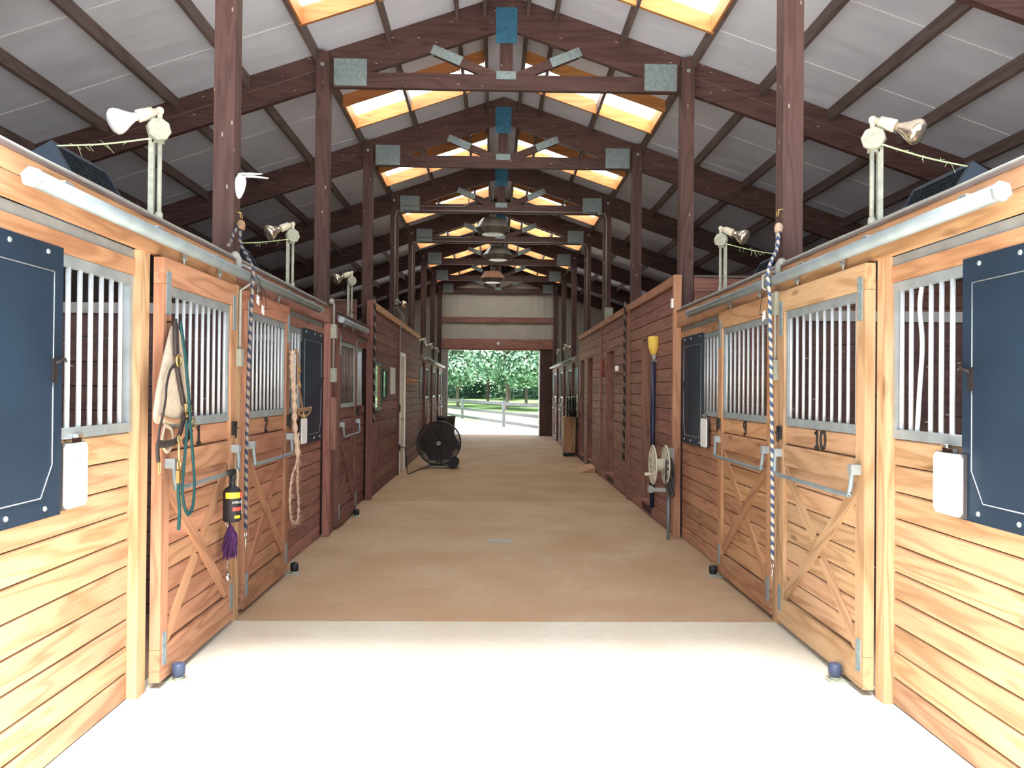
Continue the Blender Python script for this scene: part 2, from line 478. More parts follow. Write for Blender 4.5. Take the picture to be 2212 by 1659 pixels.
# ------------------------------------------------------------------ floor
m = MB()
joints = [2.30, 5.47, 11.35, 17.4, 23.6, 27.2]
m.mi = 1; m.box(-1.97, 1.97, 2.004, 2.296, -0.16, 0.0); m.box(-1.97, 1.97, 2.304, 5.466, -0.16, 0.0)
for i, (a, b) in enumerate(zip(joints[1:], joints[2:])):
    m.mi = 0 if i else 4
    m.box(-1.97, 1.97, a + 0.004, b - 0.004, -0.16, 0.0)
m.mi = 0; m.box(-1.97, 1.97, 27.204, 28.3, -0.16, 0.0)
m.mi = 2; m.box(-5.75, -1.97, YF, YB, -0.16, -0.005); m.box(1.97, 5.75, YF, YB, -0.16, -0.005)
m.mi = 3; m.box(-1.95, 1.95, 2.1, 28.2, -0.15, -0.006)
structure(m.build('floor', [FLOOR_IN, FLOOR_AP, FLOOR_ST, JOINT, FLOOR_MID]))
# ground outside, far and near; the unseen near yard is toned for bounced light
m = MB(); m.mi = 0
m.box(-40, 40, 28.3, 39.0, -0.25, -0.03)
m.mi = 1; m.box(-40, 40, -30, 2.0, -0.25, -0.02)
m.box(-40, -5.8, 2.0, 28.3, -0.25, -0.05); m.box(5.8, 40, 2.0, 28.3, -0.25, -0.05)
o = m.build('ground', [GRAVEL, YARD_BOUNCE]); structure(o)
m = MB(); m.hexa([(-60, 39, -0.3), (60, 39, -0.3), (60, 160, -0.3), (-60, 160, -0.3), (-60, 39, -0.03), (60, 39, -0.03), (60, 160, 3.0), (-60, 160, 3.0)])
tag(m.build('grass', GRASS), 'bright green grass under the trees beyond the paddock fence', 'grass', kind='stuff')
# small drain grate in the floor
t = thing('floor_drain', 'small rusty grate set in the concrete aisle floor', 'drain', (-0.03, 8.35, 0))
m = MB(); m.box(-0.155, 0.095, 8.27, 8.44, 0.0, 0.005); m.build('frame', GREYPL, t)
m = MB()
for i in range(9): m.box(-0.145 + i * 0.026, -0.130 + i * 0.026, 8.28, 8.43, 0.005, 0.008)
m.build('grate', PAINT, t)

# ------------------------------------------------------------------ roof sheets (structure) with skylight holes
SKY_X = (0.24, 2.06)
SKY_Y = [(YK[k] - S + 1.44, YK[k] - S + 2.30) for k in range(0, 8)]       # one per bay, the first lies in front of row 0
def sheets():
    m = MB(); m.mi = 0
    ys = [YF - 0.2]
    for a, b in SKY_Y[1:]: ys += [a, b]
    ys.append(YB + 0.2)
    for s in (-1, 1):
        for i in range(len(ys) - 1):
            hole = i % 2 == 1
            spans = [(0.0, SKY_X[0]), (SKY_X[1], EAVE)] if hole else [(0.0, EAVE)]
            for xa, xb in spans:
                m.hexa([(s * xa, ys[i], roof(xa)), (s * xb, ys[i], roof(xb)), (s * xb, ys[i + 1], roof(xb)), (s * xa, ys[i + 1], roof(xa)),
                        (s * xa, ys[i], roof(xa) + .04), (s * xb, ys[i], roof(xb) + .04), (s * xb, ys[i + 1], roof(xb) + .04), (s * xa, ys[i + 1], roof(xa) + .04)], 0.5)
    m.mi = 1       # seam tape running down the slope
    y = 4.4
    while y < 27:
        for s in (-1, 1):
            for xa, xb in ((2.12, EAVE - .1),):
                e = 0.004
                m.hexa([(s * xa, y, roof(xa) - e), (s * xb, y, roof(xb) - e), (s * xb, y + .022, roof(xb) - e), (s * xa, y + .022, roof(xa) - e),
                        (s * xa, y, roof(xa) + e), (s * xb, y, roof(xb) + e), (s * xb, y + .022, roof(xb) + e), (s * xa, y + .022, roof(xa) + e)], 0.5)
        y += 1.22
    return m
structure(sheets().build('ceiling', [SHEET, SEAM]))

# outer walls
def ribbed(m, x0, x1, y, z0, z1, axis, thick=0.02, pitch=0.23):
    """flat sheet with raised ribs; axis 'x' runs along x at y, 'y' runs along y at x0"""
    if axis == 'x':
        m.box(x0, x1, y, y + thick, z0, z1)
        x = x0 + pitch / 2
        while x < x1 - 0.02:
            m.box(x - .02, x + .02, y - .034, y, z0, z1); x += pitch
for s in (-1, 1):
    m = MB(s); m.box(EAVE, EAVE + 0.05, YF, YB, -0.15, roof(EAVE))
    structure(m.build('wall_' + SIDE[s], WALL_SHADE))
# front wall, out of view; its openings are shaped for the daylight they admit
OW, OH, UW = 1.98, 4.35, 4.6      # doorway half width and height; the gable above the stalls is open to UW
m = MB()
for s in (-1, 1):
    m.prism([(s * OW, YF - .05, -.15), (s * EAVE, YF - .05, -.15), (s * EAVE, YF - .05, roof(EAVE)), (s * UW, YF - .05, roof(UW)), (s * UW, YF - .05, 2.44), (s * OW, YF - .05, 2.44)], (0, .05, 0))
m.prism([(-UW, YF - .05, OH), (UW, YF - .05, OH), (UW, YF - .05, roof(UW)), (0, YF - .05, RZ), (-UW, YF - .05, roof(UW))], (0, .05, 0))
structure(m.build('wall_front', CREAMMET))
# back wall with ribs and its opening
DX0, DX1, DH = -1.72, 1.46, 2.97
m = MB()
ribbed(m, -1.95, 1.90, YB, 3.0, 5.35, 'x')
m.prism([(-EAVE, YB + .02, -.15), (DX0, YB + .02, -.15), (DX0, YB + .02, roof(DX0)), (-EAVE, YB + .02, roof(EAVE))], (0, .04, 0))
m.prism([(DX1, YB + .02, -.15), (EAVE, YB + .02, -.15), (EAVE, YB + .02, roof(EAVE)), (DX1, YB + .02, roof(DX1))], (0, .04, 0))
m.prism([(DX0, YB + .02, DH), (DX1, YB + .02, DH), (DX1, YB + .02, roof(DX1)), (0, YB + .02, RZ), (DX0, YB + .02, roof(DX0))], (0, .04, 0))
structure(m.build('wall_back', CREAMMET))
m = MB(); m.box(-2.0, 1.98, YB - .09, YB - .018, 3.02, 3.36); structure(m.build('trim_1', RED['x'], bevel=.006))
m = MB(); m.box(-2.0, 1.98, YB - .075, YB - .018, 3.93, 4.12); structure(m.build('trim_2', RED['x'], bevel=.006))
m = MB(); m.box(-2.05, DX0, YB - .03, YB + .02, 0, 3.02); structure(m.build('trim_3', GREYPL, bevel=.006))
m = MB(); m.box(DX1, 1.92, YB - .03, YB + .02, 0, 3.02); structure(m.build('trim_4', DARK['z'], bevel=.006))
m = MB(); m.box(DX1 - .012, DX1 + .028, YB - .05, YB + .12, 0, DH); structure(m.build('trim_5', WHITE, bevel=.004))
m = MB(); m.box(DX0, DX1, YB - .03, YB + .02, DH - .0, 3.02); structure(m.build('trim_6', TAN['x'], bevel=.004))

# ------------------------------------------------------------------ posts
POSTNAME = ['nearest the front door', 'second from the front', 'third from the front', 'fourth from the front', 'fifth from the front',
            'sixth from the front', 'seventh from the front', 'last before the back wall']
for s in (-1, 1):
    for k in range(8):
        y = YK[k]
        zt = roof(XP + PW / 2) - 0.05
        t = thing('timber_post', f'square red-brown timber post along the {SIDE[s]} of the aisle, {POSTNAME[k]}', 'post', (s * (XP + PW / 2), y + PW / 2, 0), 'aisle posts')
        m = MB(s)
        pts = [(XP, y, 0), (XP + PW, y, 0), (XP + PW, y + PW, 0), (XP, y + PW, 0)]
        top = [(XP, y, zt - .05), (XP + PW * .7, y, zt - .05), (XP + PW, y, zt - .12)]
        m.box(XP, XP + PW, y, y + PW, 0, zt - .12); m.build('shaft', DARK['z'], t, bevel=.006)
        m = MB(s); m.prism([(XP, y, zt - .12), (XP + PW, y, zt - .12), (XP + PW, y, zt - .10), (XP + PW * .75, y, zt + .005), (XP + .015, y, zt - .02), (XP, y, zt - .06)], (0, PW, 0))
        m.build('cap', DARK['z'], t)
        m = MB(s); m.cyl((XP + PW * .52, y, zt - .16), (XP + PW * .52, y - .014, zt - .16), .022, 10)
        m.build('bolt', GALV, t)

# ------------------------------------------------------------------ trusses
TH = 0.39            # depth of the top chord, measured straight down
for k in range(8):
    y0 = YK[k] + PW + .004; y1 = y0 + .07
    t = thing('roof_truss', f'red-brown timber roof truss with steel plates spanning the aisle, {POSTNAME[k]}', 'truss', (0, y0, 4.94), 'roof trusses')
    for s in (-1, 1):
        m = MB(s)
        e = .006
        m.prism([(0.0, y0, roof(0) - e), (EAVE - .02, y0, roof(EAVE - .02) - e), (EAVE - .02, y0, roof(EAVE - .02) - TH), (0.0, y0, roof(0) - TH)], (0, y1 - y0, 0))
        m.build('top_chord', DARK['x'], t, bevel=.005)
        m = MB(s)
        m.prism([(2.1, y0 - .003, roof(2.1) - .185), (EAVE - .05, y0 - .003, roof(EAVE - .05) - .185), (EAVE - .05, y0 - .003, roof(EAVE - .05) - .192), (2.1, y0 - .003, roof(2.1) - .192)], (0, .004, 0))
        m.build('board_joint', PURL['x'], t)
        m = MB(s)   # web
        m.beam((.07, y0 + .035, 5.07), (.80, y0 + .035, 5.37), .06, .10); m.build('web', DARK['x'], t, bevel=.004)
        m = MB(s)
        m.beam((.50, y0 - .006, 5.247), (.83, y0 - .006, 5.382), .008, .105)
        m.build('gusset_plate', PLATE, t)
        m = MB(s)
        m.box(1.55, 1.915, y0 - .010, y0 - .001, 4.955, 5.255)
        for i in range(9): m.box(1.565 + i * .039, 1.580 + i * .039, y0 - .014, y0 - .010, 4.965, 5.245)
        m.build('gusset_plate', PLATE, t)
    m = MB(); m.box(-1.92, 1.92, y0, y1, 4.94, 5.11); m.build('bottom_chord', DARK['x'], t, bevel=.006)
    m = MB(); m.box(-.075, .075, y0 + .006, y1 - .006, 5.11, roof(0) - TH - .02); m.build('king_post', DARK['z'], t, bevel=.005)
    m = MB(); m.box(-.11, .11, y0 - .010, y0 - .001, 5.055, 5.145)
    for i in range(7): m.box(-.10 + i * .031, -.088 + i * .031, y0 - .014, y0 - .010, 5.06, 5.14)
    m.build('gusset_plate', PLATE, t)
    m = MB(); m.box(-.12, .12, y0 - .010, y0 - .001, 5.46, 5.86)
    for i in range(8): m.box(-.11 + i * .030, -.10 + i * .030, y0 - .013, y0 - .010, 5.47, 5.85)
    m.build('gusset_plate', SKYTINTP, t)

# purlins between the trusses
PX = [.24, .55, 1.30, 2.08, 2.86, 3.64, 4.42, 5.20]
for s in (-1, 1):
    for k in range(7):
        a, b = YK[k] + PW + .08, YK[k + 1] + PW - .001
        for i, x in enumerate(PX):
            m = MB(s); z = roof(x)
            h = .13 if i else .19
            m.hexa([(x - .019, a, z - h), (x + .019, a, z - h - .008), (x + .019, b, z - h - .008), (x - .019, b, z - h),
                    (x - .019, a, z - .004), (x + .019, a, z - .016), (x + .019, b, z - .016), (x - .019, b, z - .004)])
            o = m.build('roof_purlin', PURL['y'])
            tag(o, f'dark roof purlin, {ORD[i]} below the ridge on {SIDE[s]} slope, between {ORD[k]} and {ORD[k + 1]} trusses', 'purlin', 'roof purlins')
    # skylights
    for k in range(1, 8):
        a, b = SKY_Y[k]
        where = f'between {ORD[k - 1]} and {ORD[k]} trusses' if k else 'ahead of the first truss'
        t = thing('skylight', f'glowing white skylight with orange pine curb in {SIDE[s]} roof slope {where}', 'skylight', (s * 1.15, (a + b) / 2, roof(1.15)), 'roof skylights')
        m = MB(s); e = .045
        m.hexa([(SKY_X[0] - .03, a - .03, roof(SKY_X[0]) + e), (SKY_X[1] + .05, a - .03, roof(SKY_X[1]) + e - .01), (SKY_X[1] + .05, b + .03, roof(SKY_X[1]) + e - .01), (SKY_X[0] - .03, b + .03, roof(SKY_X[0]) + e),
                (SKY_X[0] - .03, a - .03, roof(SKY_X[0]) + e + .006), (SKY_X[1] + .05, a - .03, roof(SKY_X[1]) + e - .004), (SKY_X[1] + .05, b + .03, roof(SKY_X[1]) + e - .004), (SKY_X[0] - .03, b + .03, roof(SKY_X[0]) + e + .006)])
        m.build('panel', SKYL, t)
        for (ya, yb) in ((a - .02, a + .018), (b - .018, b + .02)):
            for (xa, xb) in ((.262, .53), (.57, 1.28), (1.32, 2.059)):
                m = MB(s)
                m.prism([(xa, ya, roof(xa) + .03), (xb, ya, roof(xb) + .03), (xb, ya, roof(xb) - .15), (xa, ya, roof(xa) - .15)], (0, yb - ya, 0))
                m.build('curb_board', CURB['x'], t)
        x = 2.046
        m = MB(s); m.box(x - .013, x + .012, a + .019, b - .019, roof(x) - .14, roof(x) + .03); m.build('curb_side', CURB['y'], t)

# ------------------------------------------------------------------ boards
def boards(m, xa, xb, y0, y1, z0, z1, bh=.1355, holes=(), gap=.006, top_down=True):
    """horizontal boards with real gaps between them; holes = (ya, yb, za, zb)"""
    z = z1
    while z > z0 + .01:
        zb = max(z0, z - bh)
        cuts = [(y0, y1)]
        for (ha, hb, ga, gb) in holes:
            if gb > zb + .01 and ga < z - .01:
                cuts = [q for (p, r_) in cuts for q in ((p, min(r_, ha)), (max(p, hb), r_)) if q[1] - q[0] > .02]
        for p, q in cuts:
            e = gap / 2
            c = .006
            m.prism([(xa + c, p, zb + e), (xa, p, zb + e + c), (xa, p, z - e - c), (xa + c, p, z - e), (xb, p, z - e), (xb, p, zb + e)], (0, q - p, 0))
        z = zb
    # dark backing
    return m

# ------------------------------------------------------------------ grille and doors
def grille(parent, s, x, y0, y1, z0, z1, n, rail=.048, r=.011, bent=None, side_posts=False, bars_y=None, bm=None):
    bm = bm or BARS
    m = MB(s)
    m.box(x - .018, x + .018, y0, y1, z1 - rail, z1); m.box(x - .018, x + .018, y0, y1, z0, z0 + rail)
    if side_posts:
        m.box(x - .016, x + .016, y0, y0 + .035, z0 + rail, z1 - rail); m.box(x - .016, x + .016, y1 - .035, y1, z0 + rail, z1 - rail)
    g = m.build('grille', GALV, parent, bevel=.004)
    first = None
    za, zb = z0 + rail, z1 - rail
    for i in range(n):
        y = bars_y[i] if bars_y else y0 + (y1 - y0) * (i + .5) / n
        if bent == i:
            mm = MB(s)
            pts = spline([(x, y + .03, za), (x, y + .01, za + .2), (x, y - .012, za + .42), (x, y + .012, zb - .1), (x, y - .006, zb)], 5)
            mm.tube(pts, r, 8); mm.build('bar', bm, g); continue
        if first is None:
            mm = MB(s); mm.cyl((x, y, za), (x, y, zb), r, 8)
            first = mm.build('bar', bm, g, origin=(s * x, y, za))
        else: dup(first, (s * x, y, za), g)
    return g

def glyph(ch):
    """strokes in a 0.6 x 1 box, x rightwards"""
    if ch == '1': return [[(.12, .80), (.30, .97), (.30, .03)], [(.10, .02), (.50, .02)]]
    if ch == '0': return [[(.3 + .24 * math.sin(t), .5 - .48 * math.cos(t)) for t in [2 * PI * i / 20 for i in range(21)]]]
    if ch == '2': return [[tuple(q)[:2] for q in spline([(.08, .72, 0), (.14, .92, 0), (.32, .98, 0), (.50, .84, 0), (.44, .60, 0), (.24, .32, 0), (.08, .04, 0)], 5)], [(.08, .04), (.30, .08), (.52, .03)]]
    if ch == '9': return [[tuple(q)[:2] for q in spline([(.50, .72, 0), (.44, .52, 0), (.26, .46, 0), (.10, .60, 0), (.10, .82, 0), (.26, .97, 0), (.44, .92, 0), (.50, .72, 0), (.46, .36, 0), (.34, .12, 0), (.14, .03, 0)], 5)]]
def number(parent, s, text, x, yc, zc, h=.108, w=.0105):
    """black numerals standing on the door face, reading for somebody in the aisle"""
    m = MB()
    wd = h * .80; tot = wd * len(text)
    dirn = -s * -1      # on the right wall the reader sees y decreasing to the right
    for i, ch in enumerate(text):
        for st in glyph(ch):
            pts = []
            for (u, v) in st:
                q = (i * wd + u * h * 1.3) - tot / 2
                pts.append((s * (x - .004), yc + (q if s < 0 else -q), zc - h / 2 + v * h))
            m.tube(pts, w, 6, flat=((1, 0, 0), .5))
    return m.build('number', DARKMET, parent)

def stall_door(s, ya, yb, wd, label, num=None, detail=True, bars=10, mats=None):
    M1 = mats or wd
    t = thing('stall_door', label, 'stall door', (s * (XD + .03), (ya + yb) / 2, .03), 'sliding stall doors')
    xo, xi = XD, XD + .055
    z0, z1 = .035, 2.27
    sw = .10
    # stiles
    for (a, b) in ((ya, ya + sw), (yb - sw, yb)):
        m = MB(s); m.box(xo, xi, a, b, z0 + .17, z1 - .14); m.build('stile', M1['z'], t, bevel=.004)
    m = MB(s); m.box(xo, xi, ya, yb, z1 - .138, z1); m.build('top_rail', M1['y'], t, bevel=.004)
    m = MB(s); m.box(xo, xi, ya, yb, z0, z0 + .168); m.build('bottom_rail', M1['y'], t, bevel=.004)
    m = MB(s); m.box(xo + .004, xi, ya + sw, yb - sw, 1.10, 1.235); m.build('mid_rail', M1['y'], t, bevel=.004)
    m = MB(s); boards(m, xo + .024, xi - .004, ya + sw, yb - sw, z0 + .17, 1.365, .128); m.build('board_panel', M1['y'], t)
    # cross brace
    for n, (p, q) in enumerate((((ya + sw + .01, 1.07), (yb - sw - .01, .235)), ((ya + sw + .01, .235), (yb - sw - .01, 1.07)))):
        m = MB(s); xx = xo + .011
        pa, pb = Vector((xx, p[0], p[1])), Vector((xx, q[0], q[1]))
        mid = (pa + pb) / 2; L_ = (pb - pa).length; dv = (pb - pa).normalized()
        spans = [(-L_ / 2, L_ / 2)] if n == 0 else [(-L_ / 2, -.075), (.075, L_ / 2)]
        for (u, v) in spans: m.box(0, .013, -.04, .04, u, v)
        o = m.build('brace', M1['z'], t, origin=(0, 0, 0), bevel=.003)      # laid along z, then turned into the diagonal
        o.location = Vector((s * mid.x, mid.y, mid.z)) - WORLD[t.name]; o.rotation_euler = (math.atan2(-dv.y, dv.z), 0, 0)
    grille(t, s, xo + .030, ya + sw, yb - sw, 1.365, z1 - .14, bars, .05, .010 if wd is not SHADE_RED else .008, side_posts=True, bm=RUST if wd is SHADE_RED else None)
    if num: number(t, s, num, xo + .022, (ya + yb) / 2 - .02, 1.305)
    # steel corner plates
    for a in (ya + .028, yb - .075):
        m = MB(s); m.box(xo - .005, xo - .0005, a, a + .055, z1 - .30, z1 - .07); m.box(xo - .005, xo - .0005, a, a + .05, z0 + .08, z0 + .25)
        m.build('corner_plate', PLATE, t)
    # pull handle
    m = MB(s)
    ha, hb = ya + .06, yb - .06
    hz = 1.18
    m.tube(spline([(xo - .035, ha, hz), (xo - .04, ha, hz - .05), (xo - .045, ha + .012, hz - .115), (xo - .045, ha + .06, hz - .14),
                   (xo - .045, (ha + hb) / 2, hz - .142), (xo - .045, hb - .06, hz - .14), (xo - .045, hb - .012, hz - .115), (xo - .04, hb, hz - .05), (xo - .035, hb, hz)], 5), .0135, 10)
    h = m.build('handle', PIPE, t)
    m = MB(s)
    for y in (ha, hb): m.box(xo - .052, xo - .0005, y - .022, y + .022, hz - .026, hz + .026)
    m.build('bracket', GALV, h, bevel=.004)
    if detail:
        for y in (ya + .30, yb - .30):
            m = MB(s); xc = 1.80
            m.cyl((xc + .055, y, z1), (xc + .055, y, z1 + .085), .006, 8)
            m.beam((xc + .05, y - .024, z1 + .035), (xc + .05, y + .024, z1 + .055), .010, .009)
            m.beam((xc + .048, y - .024, z1 + .055), (xc + .048, y + .024, z1 + .035), .010, .009)
            m.build('hanger', GALV, t)
        y = yb - .05
        m = MB(s); m.box(xo - .02, xo - .0005, y - .03, y + .03, 1.27, 1.36); m.cyl((xo - .025, y - .012, 1.345), (xo - .025, y - .012, 1.25), .007, 8); m.cyl((xo - .025, y + .03, 1.315), (xo - .025, y - .05, 1.315), .006, 8)
        m.build('latch', DARKMET, t)
    return t

def track(s, ya, yb, label, xc=1.80, zc=2.350, r=.034):
    t = thing('door_track', label, 'door track', (s * xc, ya, zc), 'sliding door tracks')
    m = MB(s); m.cyl((xc, ya, zc), (xc, yb, zc), r, 20); m.build('pipe', PIPE, t)
    for y in (ya, yb):
        m = MB(s); m.lathe([(r + .006, -.008), (r + .006, .008)], (xc, y, zc), (0, 1, 0), 6, True); m.build('end_cap', GALV, t)
    n = max(2, int((yb - ya) / .75)); 
    for i in range(n):
        y = ya + .25 + (yb - ya - .5) * i / (n - 1)
        m = MB(s); m.box(xc - .004, XH - .001, y - .03, y + .03, zc + r + .004, zc + r + .012); m.box(XH - .008, XH - .001, y - .03, y + .03, zc + r - .02, zc + r + .035)
        m.cyl((XH - .002, y, zc + r + .025), (XH - .016, y, zc + r + .025), .009, 6)
        m.build('bracket', GALV, t)
    return t

# track pipes
track(-1, 2.95, 7.75, 'long grey pipe track above sliding doors 1 and 2 on the left')
track(1, 2.95, 7.75, 'long grey pipe track above sliding doors 9 and 10 on the right')
track(-1, 8.85, 10.6, 'short dusty pipe track above the third sliding door on the left')

# doors
stall_door(-1, 4.22, 5.40, TAN, 'honey wood sliding stall door numbered 1, halters hanging on it', '1')
stall_door(-1, 5.62, 6.80, BROWN, 'tan wood sliding stall door numbered 2 on the left', '2')
stall_door(1, 4.13, 5.40, HONEY, 'pale wood sliding stall door numbered 10 on the right', '10')
stall_door(1, 5.53, 6.86, AMBER, 'honey wood sliding stall door numbered 9 on the right', '9')
stall_door(-1, 8.98, 10.15, SHADE_RED, 'shaded red sliding stall door, third on the left, past the switch boxes', None)

# ------------------------------------------------------------------ stall fronts
def stall_front(s, y0, y1, py0, py1, gr, blk, wd, label, jambs=(), nb=7, bent=None, header=None, bars_y=None):
    t = thing('stall_front', label, 'stall front', (s * (XB + .02), (py0 + py1) / 2, 0), 'stall fronts beside the aisle')
    m = MB(s); boards(m, XB, XB + .025, py0, py1, .0, 1.355); m.build('board_panel', wd['y'], t)
    m = MB(s); m.box(XB + .0255, XB + .034, py0, py1, .0, 1.352); m.build('backing', DARK['y'], t)
    hy0, hy1 = header or (y0, y1)
    m = MB(s)
    m.box(XH, XH + .045, hy0, hy1, 2.371, 2.450); m.box(XH, XH + .045, hy0, hy1, 2.285, 2.368)
    m.build('header_board', (AMBER if wd is HONEY else wd)['y'], t, bevel=.003)
    m = MB(s); m.box(XH - .01, XH + .054, hy0, hy1, 2.451, 2.463); m.build('top_cap', PURL['y'], t)
    m = MB(s); m.box(XB - .012, XB + .03, py0, py1, 2.235, 2.284); m.build('metal_strip', GALV, t, bevel=.003)
    m = MB(s); m.box(XB - .02, XB + .04, py0, py1, 2.152, 2.234); m.build('head_beam', (AMBER if wd is HONEY else wd)['y'], t, bevel=.003)
    grille(t, s, XB + .006, gr[0], gr[1], 1.357, 2.150, nb, .047, .0115, bent, bars_y=bars_y, side_posts=True)
    if blk:
        a, b = blk
        m = MB(s); m.box(XB - .024, XB - .016, a, b, 1.045, 2.168)
        bp = m.build('black_panel', BLACKP, t, bevel=.002)
        m = MB(s); e = XB - .0245
        m.tube([(e, b - .07, 2.06), (e, b - .07, 1.26), (e, b - .15, 1.13), (e, a + .15, 1.13), (e, a + .07, 1.26), (e, a + .07, 2.06), (e, b - .07, 2.06)], .0028, 6)
        m.build('crease', GALV, bp)
        q = a + .10
        ys = [b - .12, b - .38] if (b - a) > .7 else [b - .12, a + .12]
        first = None
        for y in ys + ([a + .12] if (b - a) > .7 else []):
            for z in (1.085, 2.135):
                if first is None:
                    m = MB(s); m.lathe([(.011, -.006), (.011, .002), (.007, .006)], (XB - .026, y, z), (-1, 0, 0), 8)
                    first = m.build('bolt', GALV, bp, origin=(s * (XB - .026), y, z))
                else: dup(first, (s * (XB - .026), y, z), bp)
        m = MB(s); m.box(XB - .036, XB - .0245, b - .085, b - .055, 1.60, 1.70); m.tube([(XB - .034, b - .07, 1.68), (XB - .04, b - .01, 1.70), (XB - .03, b + .02, 1.69)], .006, 6)
        m.build('catch', DARKMET, bp)
    for (a, b, x0, x1, z1) in jambs:
        m = MB(s); m.box(x0, x1, a, b, 0, z1); m.build('jamb', wd['z'], t, bevel=.005)
    return t
LB = [3.50 + .097 * i for i in range(7)]
RB = [3.53 + .0885 * i for i in range(8)]
stall_front(-1, 2.45, 5.5, 2.40, 4.085, (2.50, 4.085), (2.42, 3.405), HONEY, 'honey board stall front with black plastic panel, nearest on the left, beside door 1',
            jambs=((4.087, 4.185, XH + .02, XH + .115, 2.284), (5.415, 5.535, XD + .012, XB - .02, 2.284)), bars_y=LB)
stall_front(1, 2.45, 5.5, 2.40, 4.03, (2.50, 4.03), (2.42, 3.405), HONEY, 'pale board stall front with black plastic panel, nearest on the right, beside door 10',
            jambs=((4.032, 4.12, XH + .02, XH + .115, 2.284), (5.412, 5.518, XD + .012, XB - .02, 2.284)), nb=8, bent=3, bars_y=list(reversed(RB)) if False else RB)
stall_front(-1, 5.5, 8.66, 6.83, 8.55, (6.85, 7.60), (7.62, 8.50), RED, 'red board stall front with black panel between door 2 and the switch boxes',
            jambs=((8.56, 8.66, XH - .02, XH + .05, 2.284),), nb=7)
stall_front(1, 5.5, 8.62, 6.89, 8.62, (6.90, 7.80), (7.70, 8.55), TAN, 'tan board stall front with black panel between door 9 and the hose reel',
            nb=8)
stall_front(-1, 8.75, 11.39, 10.2, 11.39, (10.22, 11.1), None, SHADE_RED, 'shaded red board stall front with narrow grille past the third left door', nb=8, header=(8.75, 11.39), jambs=((8.80, 8.90, XH, XB, 2.284),))

# red partitions behind the bars, given dark truss wood to imitate stall shade
def partition(s, y, wd, label, h=2.10):
    t = thing('stall_partition', label, 'stall partition', (s * 3.8, y, 0), 'stall partitions')
    m = MB()
    z = h
    while z > .05:
        zb = max(0, z - .17); a, b = sorted((s * 2.09, s * 5.70)); m.box(a, b, y, y + .04, zb + .004, z - .004); z = zb
    m.build('board_panel', wd['x'], t)
    m = MB(); a, b = sorted((s * 2.09, s * 5.70)); m.box(a, b, y - .02, y + .06, h, h + .075); m.build('cap_rail', GREYPL, t, bevel=.004)
partition(-1, 5.66, DARK, 'red board partition seen through the bars of the nearest left stall')
partition(1, 5.66, DARK, 'red board partition seen through the bars of the nearest right stall')
partition(-1, 8.78, DARK, 'red board partition seen through the bars of stall door 2')

# ------------------------------------------------------------------ tack room walls along the aisle
ZW = 2.86
XW = 1.885            # aisle wall face, in front of the posts
LY = (11.48, 18.9); RY = (8.69, 18.55)
def aisle_wall(s, y0, y1, holes, name, wd, trims):
    m = MB(s)
    boards(m, XW, XW + .022, y0, y1, 0, ZW - .10, .152, holes)
    m.mi = 1
    # plain core behind the boards, with the same holes
    ys = sorted({y0, y1, *[h[0] for h in holes], *[h[1] for h in holes]})
    for a, b in zip(ys, ys[1:]):
        hs = [h for h in holes if h[0] < (a + b) / 2 < h[1]]
        if hs:
            if hs[0][2] > .02: m.box(XW + .023, XW + .046, a, b, 0, hs[0][2])
            m.box(XW + .023, XW + .046, a, b, hs[0][3], ZW - .11)
        else: m.box(XW + .023, XW + .046, a, b, 0, ZW - .11)
    m.mi = 2
    m.box(XW - .03, XW + .046, y0, y1, ZW - .10, ZW)
    m.mi = 3
    for a, b in trims: m.box(XW - .025, XW - .001, a, b, 0, ZW - .10)
    structure(m.build(name, [wd['y'], DARK['z'], TAN['y'], wd['z']]))
RH = [(9.95, 10.68, .13, 2.30), (13.15, 14.10, .13, 2.30), (16.05, 16.95, .13, 2.30), (17.55, 18.35, .13, 2.30)]
aisle_wall(1, RY[0], RY[1], RH, 'wall_aisle_right', RED, [(11.62, 11.76), (14.72, 14.86)])
LH = [(14.93, 15.80, .0, 2.30)]
aisle_wall(-1, LY[0], LY[1], LH, 'wall_aisle_left', SHADE_RED, [(14.72, 14.86)])
# frames inside the four narrow openings on the right, dark rooms behind
for i, (a, b, c, d) in enumerate(RH):
    t = tag(thing('door_frame', '', '', (XW + .02, (a + b) / 2, .13)), ['red-brown open doorway frame nearest the hose reel', 'red-brown open doorway frame, second from the hose reel',
         'red-brown doorway frame, third from the hose reel', 'red-brown doorway frame, last on the right wall'][i], 'door frame', 'doorway frames in the right wall')
    m = MB(); m.box(XW - .003, XW + .30, b - .03, b - .001, c + .03, d); m.build('jamb', RED['z'], t, bevel=.003)
    m = MB(); m.box(XW - .003, XW + .30, a + .001, a + .03, c + .03, d); m.build('jamb', RED['z'], t, bevel=.003)
    m = MB(); m.box(XW - .003, XW + .30, a + .03, b - .03, d - .03, d - .001); m.build('lintel', RED['y'], t, bevel=.003)
    m = MB(); m.box(XW - .015, XW + .30, a + .001, b - .001, c, c + .03); m.build('sill', RED['y'], t, bevel=.003)
